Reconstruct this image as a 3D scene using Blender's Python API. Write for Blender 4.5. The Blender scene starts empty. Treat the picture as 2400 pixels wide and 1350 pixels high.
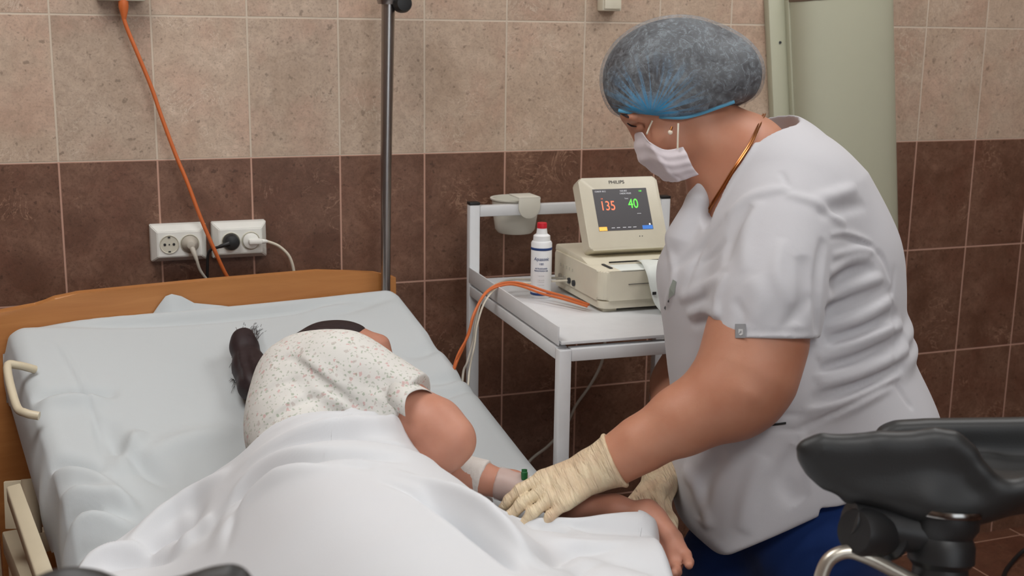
import bpy, bmesh, math, random
import numpy as np
from mathutils import Vector, Matrix
random.seed(7); RNG = np.random.RandomState(5)
scn = bpy.context.scene
COL = scn.collection
PI = math.pi

# ------------------------------------------------------------------ camera
F_PX = 2861.1
PITCH, YAW, ROLL = 0.213886557, 0.366251788, 0.0145744475
CAM = np.array([-.0236, -2.7287, 1.496])
FW = np.array([math.sin(YAW)*math.cos(PITCH), math.cos(YAW)*math.cos(PITCH), -math.sin(PITCH)])
_r = np.array([math.cos(YAW), -math.sin(YAW), 0]); _u = np.cross(_r, FW)
RT = math.cos(ROLL)*_r + math.sin(ROLL)*_u
UP = -math.sin(ROLL)*_r + math.cos(ROLL)*_u
cd = bpy.data.cameras.new('camera'); cam = bpy.data.objects.new('camera', cd); COL.objects.link(cam)
cam.matrix_world = Matrix(((RT[0], UP[0], -FW[0], CAM[0]), (RT[1], UP[1], -FW[1], CAM[1]), (RT[2], UP[2], -FW[2], CAM[2]), (0, 0, 0, 1)))
cd.sensor_width = 36; cd.lens = F_PX*36/2400; cd.clip_start = .02
cd.dof.use_dof = True; cd.dof.focus_distance = 2.25; cd.dof.aperture_fstop = 5.6
scn.camera = cam

# ------------------------------------------------------------------ world, exposure
w = bpy.data.worlds.new('world'); scn.world = w; w.use_nodes = True
w.node_tree.nodes['Background'].inputs[0].default_value = (.8, .85, .9, 1)
w.node_tree.nodes['Background'].inputs[1].default_value = .3
scn.view_settings.view_transform = 'Standard'; scn.view_settings.look = 'None'
scn.view_settings.gamma = 1; scn.view_settings.use_curve_mapping = False
scn.view_settings.exposure = 0.0
LAMPS = [(-.2, -1.0, 14), (1.9, -1.0, 12), (.7, -3.1, 22)]     # x, y, watts of ceiling lamps; second one added to brighten the right wall
CEIL = 2.75

# ------------------------------------------------------------------ helpers
def at(px, py, D):
    "point seen at a spot of the photo, D metres in front of the camera"
    return CAM + D*(FW + (px-1200)/F_PX*RT - (py-675)/F_PX*UP)
def on_plane(px, py, axis, val):
    d = FW + (px-1200)/F_PX*RT - (py-675)/F_PX*UP
    return CAM + d*(val-CAM[axis])/d[axis]
TH = math.radians(9)
BO = np.array([-.126, -.231, 0]); BU = np.array([math.cos(TH), math.sin(TH), 0]); BV = np.array([math.sin(TH), -math.cos(TH), 0])
def bed(u, v, z): return BO + u*BU + v*BV + np.array([0, 0, z])
def s2l(c):
    return tuple(((x/255)/12.92 if x/255 <= .04045 else ((x/255+.055)/1.055)**2.4) for x in c)

def tag(o, label=None, cat=None, group=None, kind=None):
    if label: o['label'] = label
    if cat: o['category'] = cat
    if group: o['group'] = group
    if kind: o['kind'] = kind
    return o
def empty(name, loc, label=None, cat=None, group=None):
    o = bpy.data.objects.new(name, None); COL.objects.link(o)
    o.location = [float(x) for x in loc]; o.empty_display_size = .05
    return tag(o, label, cat, group)
def world_loc(o):
    v = Vector((0, 0, 0))
    while o is not None: v += o.location; o = o.parent
    return v
def link_mesh(name, me, mat, parent=None, smooth=True, label=None):
    "mesh given in world coordinates; becomes a child of parent (or a top-level object)"
    o = bpy.data.objects.new(name, me); COL.objects.link(o)
    if mat is not None: me.materials.append(mat)
    if parent is not None:
        me.transform(Matrix.Translation(-world_loc(parent))); o.parent = parent
    else:
        n = len(me.vertices); co = np.empty(n*3); me.vertices.foreach_get('co', co); co = co.reshape(-1, 3)
        c = Vector(((co[:, 0].min()+co[:, 0].max())/2, (co[:, 1].min()+co[:, 1].max())/2, co[:, 2].min()))
        me.transform(Matrix.Translation(-c)); o.location = c
    if smooth: me.polygons.foreach_set('use_smooth', [True]*len(me.polygons))
    if label: o['label'] = label
    me.update()
    return o
class MB:
    def __init__(s): s.bm = bmesh.new()
    def box(s, c, size, ax=None, bev=0, seg=2):
        t = bmesh.new(); bmesh.ops.create_cube(t, size=1)
        for v in t.verts: v.co = Vector((v.co.x*size[0], v.co.y*size[1], v.co.z*size[2]))
        if bev: bmesh.ops.bevel(t, geom=list(t.edges), offset=bev, segments=seg, affect='EDGES', profile=.5)
        a = ax if ax is not None else (np.array([1, 0, 0]), np.array([0, 1, 0]), np.array([0, 0, 1]))
        for v in t.verts: v.co = Vector(np.array(c) + v.co.x*np.array(a[0]) + v.co.y*np.array(a[1]) + v.co.z*np.array(a[2]))
        s.add(t); return s
    def add(s, t):
        me = bpy.data.meshes.new('t'); bmesh.ops.recalc_face_normals(t, faces=t.faces); t.to_mesh(me); t.free(); s.bm.from_mesh(me); bpy.data.meshes.remove(me)
    def prism(s, pts, off, bev=0):
        "closed polygon pts (3D) pushed along vector off"
        t = bmesh.new(); off = Vector(off)
        a = [t.verts.new(Vector(p)) for p in pts]; b = [t.verts.new(Vector(p)+off) for p in pts]
        t.faces.new(a); t.faces.new(b[::-1]); n = len(a)
        for i in range(n): t.faces.new((a[i], b[i], b[(i+1) % n], a[(i+1) % n]))
        if bev: bmesh.ops.bevel(t, geom=list(t.edges), offset=bev, segments=2, affect='EDGES', profile=.5)
        s.add(t); return s
    def tube(s, pts, r, seg=12, smooth=True, sub=6, flat=1.0):
        P = [np.array(p, float) for p in pts]
        R = list(r) if hasattr(r, '__len__') else [r]*len(P)
        if smooth and len(P) > 2: P, R = catmull(P, R, sub)
        n = len(P); t = bmesh.new(); rings = []
        nrm = None
        for i in range(n):
            tg = P[min(i+1, n-1)]-P[max(i-1, 0)]; tg = tg/(np.linalg.norm(tg)+1e-12)
            if nrm is None:
                a = np.array([0, 0, 1.]) if abs(tg[2]) < .9 else np.array([1., 0, 0])
                nrm = np.cross(tg, a)
            nrm = nrm - tg*(nrm@tg); nrm /= np.linalg.norm(nrm)+1e-12; bn = np.cross(tg, nrm)
            rings.append([t.verts.new(Vector(P[i]+R[i]*(math.cos(k*2*PI/seg)*nrm+flat*math.sin(k*2*PI/seg)*bn))) for k in range(seg)])
        for i in range(n-1):
            for k in range(seg): t.faces.new((rings[i][k], rings[i][(k+1) % seg], rings[i+1][(k+1) % seg], rings[i+1][k]))
        t.faces.new(rings[0][::-1]); t.faces.new(rings[-1]); s.add(t); return s
    def lathe(s, prof, c, ax=(0, 0, 1), seg=32):
        "profile of (radius, height) turned about an axis through c"
        ax = np.array(ax, float); ax /= np.linalg.norm(ax); a = np.array([1., 0, 0]) if abs(ax[0]) < .9 else np.array([0, 1., 0])
        e1 = np.cross(ax, a); e1 /= np.linalg.norm(e1); e2 = np.cross(ax, e1)
        t = bmesh.new(); rings = []
        for r, h in prof:
            if r < 1e-6: rings.append([t.verts.new(Vector(np.array(c)+h*ax))])
            else: rings.append([t.verts.new(Vector(np.array(c)+h*ax+r*(math.cos(k*2*PI/seg)*e1+math.sin(k*2*PI/seg)*e2))) for k in range(seg)])
        for A, B_ in zip(rings, rings[1:]):
            for k in range(seg):
                k2 = (k+1) % seg
                if len(A) == 1 and len(B_) == 1: continue
                if len(A) == 1: t.faces.new((A[0], B_[k2], B_[k]))
                elif len(B_) == 1: t.faces.new((A[k], A[k2], B_[0]))
                else: t.faces.new((A[k], A[k2], B_[k2], B_[k]))
        if len(rings[0]) > 1: t.faces.new(rings[0][::-1])
        if len(rings[-1]) > 1: t.faces.new(rings[-1])
        s.add(t); return s
    def build(s, name, mat, parent=None, smooth=True, label=None, split=35):
        me = bpy.data.meshes.new(name); s.bm.to_mesh(me); s.bm.free()
        o = link_mesh(name, me, mat, parent, smooth, label)
        if smooth and split: me.set_sharp_from_angle(angle=math.radians(split))
        return o
def catmull(P, R, sub):
    out, ro = [], []
    n = len(P)
    for i in range(n-1):
        p0, p1, p2, p3 = P[max(i-1, 0)], P[i], P[i+1], P[min(i+2, n-1)]
        for k in range(sub):
            t = k/sub
            out.append(.5*((2*p1)+(-p0+p2)*t+(2*p0-5*p1+4*p2-p3)*t*t+(-p0+3*p1-3*p2+p3)*t**3)); ro.append(R[i]*(1-t)+R[i+1]*t)
    out.append(P[-1]); ro.append(R[-1]); return out, ro
def text(name, body, size, c, right, up, mat, parent, depth=.0006, bend=None, shear=0, align='CENTER', sx=1):
    cu = bpy.data.curves.new(name, 'FONT'); cu.body = body; cu.size = size; cu.extrude = depth; cu.align_x = align; cu.align_y = 'CENTER'; cu.shear = shear
    t = bpy.data.objects.new(name, cu); COL.objects.link(t)
    dg = bpy.context.evaluated_depsgraph_get(); me = bpy.data.meshes.new_from_object(t.evaluated_get(dg))
    bpy.data.objects.remove(t); bpy.data.curves.remove(cu)
    right = np.array(right, float); right /= np.linalg.norm(right); up = np.array(up, float); up = up-right*(up@right); up /= np.linalg.norm(up); n = np.cross(right, up)
    for v in me.vertices:
        x, y, z = v.co.x*sx, v.co.y, v.co.z
        if bend:
            ctr, rad = bend; a = x/rad
            v.co = Vector(np.array(ctr)+(rad+z)*(math.sin(a)*right+math.cos(a)*n)+(y)*up + up*((np.array(c)-np.array(ctr))@up))
        else: v.co = Vector(np.array(c)+x*right+y*up+z*n)
    return link_mesh(name, me, mat, parent, False)

# ------------------------------------------------------------------ materials
def mat_new(name):
    m = bpy.data.materials.new(name); m.use_nodes = True; nt = m.node_tree
    return m, nt, nt.nodes['Principled BSDF']
def N(nt, t, **kw):
    n = nt.nodes.new(t)
    for k, v in kw.items():
        if k.startswith('i_'): n.inputs[k[2:].replace('_', ' ')].default_value = v
        else: setattr(n, k, v)
    return n
def math_n(nt, op, a, b=None, clamp=False):
    n = nt.nodes.new('ShaderNodeMath'); n.operation = op; n.use_clamp = clamp
    for i, x in enumerate((a, b)):
        if x is None: continue
        if isinstance(x, (int, float)): n.inputs[i].default_value = x
        else: nt.links.new(x, n.inputs[i])
    return n.outputs[0]
def mix_n(nt, f, a, b):
    n = nt.nodes.new('ShaderNodeMix'); n.data_type = 'RGBA'
    for i, x in ((0, f), (6, a), (7, b)):
        if isinstance(x, tuple): n.inputs[i].default_value = (*x[:3], 1)
        elif isinstance(x, (int, float)): n.inputs[i].default_value = x
        else: nt.links.new(x, n.inputs[i])
    return n.outputs[2]
def ramp(nt, x, a, b):
    n = nt.nodes.new('ShaderNodeMapRange'); n.inputs[1].default_value = a; n.inputs[2].default_value = b
    nt.links.new(x, n.inputs[0]); return n.outputs[0]
def noise(nt, scale, detail=3, rough=.5, vec=None, dist=0):
    n = nt.nodes.new('ShaderNodeTexNoise'); n.inputs['Scale'].default_value = scale; n.inputs['Detail'].default_value = detail
    n.inputs['Roughness'].default_value = rough; n.inputs['Distortion'].default_value = dist
    if vec is None:
        g = nt.nodes.new('ShaderNodeTexCoord'); vec = g.outputs['Object']
    nt.links.new(vec, n.inputs['Vector']); return n.outputs['Fac']
def bump(nt, bs, h, strength=.3, dist=.002):
    b = nt.nodes.new('ShaderNodeBump'); b.inputs['Strength'].default_value = strength; b.inputs['Distance'].default_value = dist
    nt.links.new(h, b.inputs['Height']); nt.links.new(b.outputs[0], bs.inputs['Normal'])
def simple(name, col, rough=.5, metal=0, var=.06, scale=30, bmp=0, spec=.5, coat=0):
    m, nt, bs = mat_new(name); c = s2l(col)
    f = noise(nt, scale, 3)
    nt.links.new(mix_n(nt, f, tuple(x*(1-var) for x in c), tuple(min(1, x*(1+var)) for x in c)), bs.inputs['Base Color'])
    bs.inputs['Roughness'].default_value = rough; bs.inputs['Metallic'].default_value = metal
    bs.inputs['Specular IOR Level'].default_value = spec; bs.inputs['Coat Weight'].default_value = coat
    if bmp: bump(nt, bs, noise(nt, scale*8, 4), bmp, .001)
    return m
def cloth(name, col, col2=None, weave=900, crumple=.5, cscale=14, sss=0):
    m, nt, bs = mat_new(name); c = s2l(col); c2 = s2l(col2) if col2 else tuple(x*.96 for x in c)
    nt.links.new(mix_n(nt, noise(nt, 5, 2), c, c2), bs.inputs['Base Color'])
    bs.inputs['Roughness'].default_value = .9; bs.inputs['Specular IOR Level'].default_value = .15
    bs.inputs['Sheen Weight'].default_value = .15
    a = noise(nt, cscale, 3, .45, dist=.6); b = noise(nt, weave, 2)
    h = math_n(nt, 'ADD', math_n(nt, 'MULTIPLY', a, crumple), math_n(nt, 'MULTIPLY', b, .02))
    bump(nt, bs, h, .5, .012)
    return m
def skin_mat(name, col, col2, sss=.12):
    m, nt, bs = mat_new(name)
    f = ramp(nt, noise(nt, 9, 4, .6), .35, .65)
    nt.links.new(mix_n(nt, f, s2l(col), s2l(col2)), bs.inputs['Base Color'])
    bs.inputs['Roughness'].default_value = .5; bs.inputs['Specular IOR Level'].default_value = .35
    bs.inputs['Subsurface Weight'].default_value = sss; bs.inputs['Subsurface Radius'].default_value = (.012, .004, .002); bs.inputs['Subsurface Scale'].default_value = 1
    bump(nt, bs, noise(nt, 350, 3), .12, .001)
    return m
def tile_mat(name, axes, size, off, light, dark=None, zsplit=None, grout=((205, 190, 172), (190, 150, 132)), gw=.0021):
    "tiles laid out in world coordinates; axes are the two world axes of the surface"
    m, nt, bs = mat_new(name)
    geo = nt.nodes.new('ShaderNodeNewGeometry'); sep = nt.nodes.new('ShaderNodeSeparateXYZ'); nt.links.new(geo.outputs['Position'], sep.inputs[0])
    P = geo.outputs['Position']
    a = math_n(nt, 'DIVIDE', math_n(nt, 'SUBTRACT', sep.outputs[axes[0]], off[0]), size[0])
    b = math_n(nt, 'DIVIDE', math_n(nt, 'SUBTRACT', sep.outputs[axes[1]], off[1]), size[1])
    def edge(x, s):
        f = math_n(nt, 'FRACT', x); g = math_n(nt, 'MINIMUM', f, math_n(nt, 'SUBTRACT', 1.0, f)); return math_n(nt, 'MULTIPLY', g, s)
    e = math_n(nt, 'MINIMUM', edge(a, size[0]), edge(b, size[1]))
    grt = math_n(nt, 'SUBTRACT', 1.0, ramp(nt, e, gw*.75, gw*1.15))
    comb = nt.nodes.new('ShaderNodeCombineXYZ'); nt.links.new(math_n(nt, 'FLOOR', a), comb.inputs[0]); nt.links.new(math_n(nt, 'FLOOR', b), comb.inputs[1])
    wn = nt.nodes.new('ShaderNodeTexWhiteNoise'); nt.links.new(comb.outputs[0], wn.inputs[0])
    vm = nt.nodes.new('ShaderNodeVectorMath'); vm.operation = 'MULTIPLY_ADD'; nt.links.new(wn.outputs['Color'], vm.inputs[0]); vm.inputs[1].default_value = (7, 7, 7); nt.links.new(P, vm.inputs[2])
    V = vm.outputs[0]
    n1 = ramp(nt, noise(nt, 9, 6, .62, V, .8), .32, .68); n2 = ramp(nt, noise(nt, 45, 5, .7, V, 1.2), .35, .7); n3 = noise(nt, 220, 3, .7, V)
    vein = nt.nodes.new('ShaderNodeTexNoise'); vein.noise_type = 'RIDGED_MULTIFRACTAL' if hasattr(vein, 'noise_type') else 'FBM'
    nt.links.new(V, vein.inputs['Vector']); vein.inputs['Scale'].default_value = 14; vein.inputs['Detail'].default_value = 5; vein.inputs['Distortion'].default_value = 1.1
    vn = ramp(nt, vein.outputs['Fac'], .80, 1.3)
    vl = math_n(nt, 'ABSOLUTE', math_n(nt, 'SUBTRACT', noise(nt, 13, 5, .6, V, 2.2), .5))
    vmask = ramp(nt, noise(nt, 7, 2, .5, V), .54, .64)
    vline = math_n(nt, 'MULTIPLY', math_n(nt, 'SUBTRACT', 1.0, ramp(nt, vl, .002, .016)), vmask)
    pits = math_n(nt, 'MULTIPLY', ramp(nt, noise(nt, 75, 2, .5, V), .66, .72), .6)
    pk = ramp(nt, noise(nt, 6, 3, .6, V), .48, .62)
    def body(c):
        lo, hi, vc = (s2l(x) for x in c)
        k = mix_n(nt, n1, lo, hi)
        k = mix_n(nt, math_n(nt, 'MULTIPLY', pk, .35), k, (lo[0]*1.12, lo[1]*.86, lo[2]*.86))
        k = mix_n(nt, math_n(nt, 'MULTIPLY', n2, .6), k, tuple(x*.68 for x in lo))
        k = mix_n(nt, math_n(nt, 'MULTIPLY', math_n(nt, 'MULTIPLY', vn, n1), .5), k, vc)
        k = mix_n(nt, math_n(nt, 'MULTIPLY', vline, .55), k, vc); k = mix_n(nt, pits, k, tuple(x*.4 for x in lo))
        return mix_n(nt, math_n(nt, 'MULTIPLY', ramp(nt, n3, .52, .72), .5), k, tuple(x*.42 for x in lo))
    c = body(light); g = s2l(grout[0])
    if dark:
        sp = math_n(nt, 'GREATER_THAN', sep.outputs[axes[1]], zsplit)
        c = mix_n(nt, sp, body(dark), c); g = mix_n(nt, sp, s2l(grout[1]), s2l(grout[0]))
    c = mix_n(nt, math_n(nt, 'MULTIPLY', math_n(nt, 'SUBTRACT', sepc(nt, wn.outputs['Color']), .5), .25), c, (.02, .015, .01))
    nt.links.new(mix_n(nt, grt, c, g), bs.inputs['Base Color'])
    nt.links.new(math_n(nt, 'ADD', .42, math_n(nt, 'MULTIPLY', grt, .4)), bs.inputs['Roughness'])
    bs.inputs['Specular IOR Level'].default_value = .35
    h = math_n(nt, 'SUBTRACT', math_n(nt, 'MULTIPLY', n2, .12), grt)
    bump(nt, bs, h, .5, .002)
    return m
def sepc(nt, s):
    n = nt.nodes.new('ShaderNodeSeparateColor'); nt.links.new(s, n.inputs[0]); return n.outputs[0]

M = {}
M['tile'] = tile_mat('wall tiles', (0, 2), (.2, .3034), (0, -.017), ((188, 164, 143), (210, 188, 168), (224, 208, 190)),
                     ((104, 72, 56), (138, 104, 86), (186, 148, 124)), 4*.3034-.017)
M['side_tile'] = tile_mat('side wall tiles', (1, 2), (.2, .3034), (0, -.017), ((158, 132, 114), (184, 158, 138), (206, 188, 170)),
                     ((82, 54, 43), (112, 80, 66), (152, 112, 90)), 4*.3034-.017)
M['floor'] = tile_mat('floor tiles', (0, 1), (.3, .3), (.27, -.05), ((92, 58, 44), (118, 80, 62), (140, 104, 84)), grout=((178, 138, 116),)*2)
M['plaster'] = simple('ceiling paint', (232, 232, 228), .9, bmp=.1)
M['sheet'] = cloth('bed sheet cotton', (191, 196, 198), crumple=.35, cscale=9)
M['top_sheet'] = cloth('top sheet cotton', (210, 213, 216), (208, 208, 211), crumple=.25, cscale=8)
M['tunic'] = cloth('tunic cloth', (194, 193, 197), crumple=.3, cscale=10)
M['navy'] = cloth('navy trousers cloth', (24, 50, 104), (18, 40, 88), crumple=.4, cscale=12)
M['skin'] = skin_mat('nurse skin', (190, 136, 110), (178, 120, 94))
M['skin2'] = skin_mat('patient skin', (196, 142, 120), (182, 126, 104))
M['hair'] = simple('dark hair', (44, 32, 34), .55, var=.4, scale=60, spec=.3)
M['white_metal'] = simple('white enamelled steel', (214, 216, 218), .35)
M['cream_metal'] = simple('cream enamelled steel', (206, 194, 168), .4)
M['cream_plastic'] = simple('cream plastic', (222, 216, 196), .4)
M['white_plastic'] = simple('white plastic', (226, 226, 220), .4)
M['grey_plastic'] = simple('warm grey plastic', (200, 196, 180), .45)
M['bin'] = simple('off white bin plastic', (214, 212, 200), .5)
M['black'] = simple('black plastic', (26, 26, 27), .45)
M['black_pad'] = simple('black moulded foam skin', (32, 32, 32), .48, bmp=.2, scale=60)
M['steel'] = simple('polished steel', (150, 148, 145), .2, 1)
M['dsteel'] = simple('dark chrome', (165, 162, 160), .3, 1)
M['satin'] = simple('satin steel tube', (190, 184, 172), .35, .9)
M['gold'] = simple('gold', (190, 130, 80), .3, 1)
M['pearl'] = simple('pearl', (240, 225, 205), .2)
M['orange'] = simple('orange cable', (200, 104, 52), .45)
M['grey_cable'] = simple('grey cable', (178, 172, 160), .5)
M['white_cable'] = simple('white cable', (222, 214, 196), .5)
M['red'] = simple('red cap', (205, 30, 48), .4)
M['blue'] = simple('blue print', (30, 62, 120), .5)
M['darktext'] = simple('dark print', (50, 52, 56), .6)
M['paper'] = simple('chart paper', (226, 232, 228), .85)
M['white'] = simple('white polymer', (236, 238, 240), .45)
M['green_cap'] = simple('green plug', (20, 96, 48), .4)
M['sage'] = simple('pale green enamel', (182, 182, 160), .5, var=.02)
M['mask'] = cloth('mask fabric', (216, 206, 210), crumple=.15, cscale=25)
M['gauze'] = cloth('gauze', (214, 208, 202), crumple=.5, cscale=60)
M['eye'] = simple('eye', (60, 40, 34), .2)
def wood():
    m, nt, bs = mat_new('honey beech veneer')
    tc = nt.nodes.new('ShaderNodeTexCoord'); mp = nt.nodes.new('ShaderNodeMapping'); mp.inputs['Scale'].default_value = (1.2, 8, 22)
    nt.links.new(tc.outputs['Object'], mp.inputs[0])
    f = noise(nt, 2.2, 5, .6, mp.outputs[0], .5)
    nt.links.new(mix_n(nt, ramp(nt, f, .3, .7), s2l((188, 128, 72)), s2l((172, 112, 60))), bs.inputs['Base Color'])
    bs.inputs['Roughness'].default_value = .45
    return m
M['wood'] = wood()
def glove_mat():
    m, nt, bs = mat_new('cream latex')
    f = ramp(nt, noise(nt, 22, 4, .6), .3, .7)
    nt.links.new(mix_n(nt, f, s2l((222, 205, 172)), s2l((206, 178, 148))), bs.inputs['Base Color'])
    bs.inputs['Roughness'].default_value = .5; bs.inputs['Subsurface Weight'].default_value = .1; bs.inputs['Subsurface Radius'].default_value = (.006, .004, .002)
    d = at(1440, 1080, 2)-at(1290, 1150, 2); d /= np.linalg.norm(d); e = np.cross(d, UP); e /= np.linalg.norm(e); g_ = np.cross(d, e)
    tc = nt.nodes.new('ShaderNodeTexCoord'); cb = nt.nodes.new('ShaderNodeCombineXYZ')
    for i, (ax, sc) in enumerate(((d, 150), (e, 26), (g_, 26))):
        n_ = nt.nodes.new('ShaderNodeVectorMath'); n_.operation = 'DOT_PRODUCT'; nt.links.new(tc.outputs['Object'], n_.inputs[0]); n_.inputs[1].default_value = tuple(ax*sc); nt.links.new(n_.outputs['Value'], cb.inputs[i])
    bump(nt, bs, noise(nt, 1.0, 3, .55, cb.outputs[0], .9), 1.0, .006)
    return m
M['glove'] = glove_mat()
def gown_mat():
    m, nt, bs = mat_new('floral cotton')
    tc = nt.nodes.new('ShaderNodeTexCoord'); mp = nt.nodes.new('ShaderNodeMapping'); nt.links.new(tc.outputs['Object'], mp.inputs[0]); mp.inputs['Scale'].default_value = (1, 1, 1)
    wv = noise(nt, 60, 2, .5, mp.outputs[0]);
    c = s2l((214, 212, 207)); out = c
    for sc, col, rad, lo in ((85, (200, 150, 148), .26, .5), (120, (140, 156, 130), .27, .4), (150, (160, 168, 152), .26, .4), (64, (184, 172, 166), .24, .5)):
        v = nt.nodes.new('ShaderNodeTexVoronoi'); v.inputs['Scale'].default_value = sc; v.inputs['Randomness'].default_value = 1
        off = nt.nodes.new('ShaderNodeVectorMath'); off.operation = 'ADD'; nt.links.new(mp.outputs[0], off.inputs[0]); off.inputs[1].default_value = (sc*.37, sc*.11, sc*.73)
        d2 = nt.nodes.new('ShaderNodeVectorMath'); d2.operation = 'MULTIPLY_ADD'
        ns = nt.nodes.new('ShaderNodeTexNoise'); ns.inputs['Scale'].default_value = 160; nt.links.new(tc.outputs['Object'], ns.inputs['Vector'])
        nt.links.new(ns.outputs['Color'], d2.inputs[0]); d2.inputs[1].default_value = (.01, .01, .01); nt.links.new(off.outputs[0], d2.inputs[2])
        nt.links.new(d2.outputs[0], v.inputs['Vector'])
        sp = math_n(nt, 'MULTIPLY', math_n(nt, 'LESS_THAN', v.outputs['Distance'], rad), math_n(nt, 'GREATER_THAN', sepc(nt, v.outputs['Color']), lo))
        out = mix_n(nt, math_n(nt, 'MULTIPLY', sp, .6), out, s2l(col))
    nt.links.new(out, bs.inputs['Base Color']); bs.inputs['Roughness'].default_value = .9; bs.inputs['Specular IOR Level'].default_value = .1
    bump(nt, bs, noise(nt, 30, 3, .5, dist=.6), .3, .005)
    return m
M['gown'] = gown_mat()
def cap_mat(knot):
    "thin pleated non-woven: half see-through, dense and blue where the pleats gather"
    m, nt, bs = mat_new('blue nonwoven cap')
    geo = nt.nodes.new('ShaderNodeNewGeometry')
    vs = nt.nodes.new('ShaderNodeVectorMath'); vs.operation = 'SUBTRACT'; nt.links.new(geo.outputs['Position'], vs.inputs[0]); vs.inputs[1].default_value = tuple(knot)
    ln = nt.nodes.new('ShaderNodeVectorMath'); ln.operation = 'LENGTH'; nt.links.new(vs.outputs[0], ln.inputs[0]); L = ln.outputs['Value']
    def dot(v):
        n = nt.nodes.new('ShaderNodeVectorMath'); n.operation = 'DOT_PRODUCT'; nt.links.new(vs.outputs[0], n.inputs[0]); n.inputs[1].default_value = tuple(v); return n.outputs['Value']
    ang = math_n(nt, 'ARCTAN2', dot((RT[0], RT[1], RT[2])), dot((0, 0, 1)))
    cb = nt.nodes.new('ShaderNodeCombineXYZ'); nt.links.new(math_n(nt, 'MULTIPLY', ang, 5.0), cb.inputs[0]); nt.links.new(math_n(nt, 'MULTIPLY', L, 5.0), cb.inputs[1])
    rad = nt.nodes.new('ShaderNodeTexNoise'); nt.links.new(cb.outputs[0], rad.inputs['Vector']); rad.inputs['Scale'].default_value = 1; rad.inputs['Detail'].default_value = 3
    rd = math_n(nt, 'SUBTRACT', 1.0, math_n(nt, 'MULTIPLY', math_n(nt, 'ABSOLUTE', math_n(nt, 'SUBTRACT', rad.outputs['Fac'], .5)), 14.0, ), clamp=True)
    near = math_n(nt, 'SUBTRACT', 1.0, ramp(nt, L, .02, .11)); near2 = math_n(nt, 'SUBTRACT', 1.0, ramp(nt, L, .0, .05))
    fib = nt.nodes.new('ShaderNodeTexCoord')
    f = ramp(nt, noise(nt, 55, 5, .8, fib.outputs['Object'], 2.0), .42, .64); g = ramp(nt, noise(nt, 11, 3, .6, fib.outputs['Object'], 1), .4, .65)
    al = math_n(nt, 'ADD', math_n(nt, 'ADD', .14, math_n(nt, 'MULTIPLY', f, .34)), math_n(nt, 'MULTIPLY', g, .22))
    al = math_n(nt, 'ADD', al, math_n(nt, 'MULTIPLY', rd, math_n(nt, 'MULTIPLY', near, .6)))
    al = math_n(nt, 'ADD', al, math_n(nt, 'MULTIPLY', near2, .8), clamp=True)
    al = math_n(nt, 'MINIMUM', al, .97)
    blue = math_n(nt, 'ADD', near2, math_n(nt, 'MULTIPLY', rd, near), clamp=True)
    nt.links.new(mix_n(nt, blue, s2l((152, 160, 166)), s2l((60, 150, 200))), bs.inputs['Base Color'])
    bs.inputs['Roughness'].default_value = .8; nt.links.new(al, bs.inputs['Alpha'])
    return m

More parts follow.
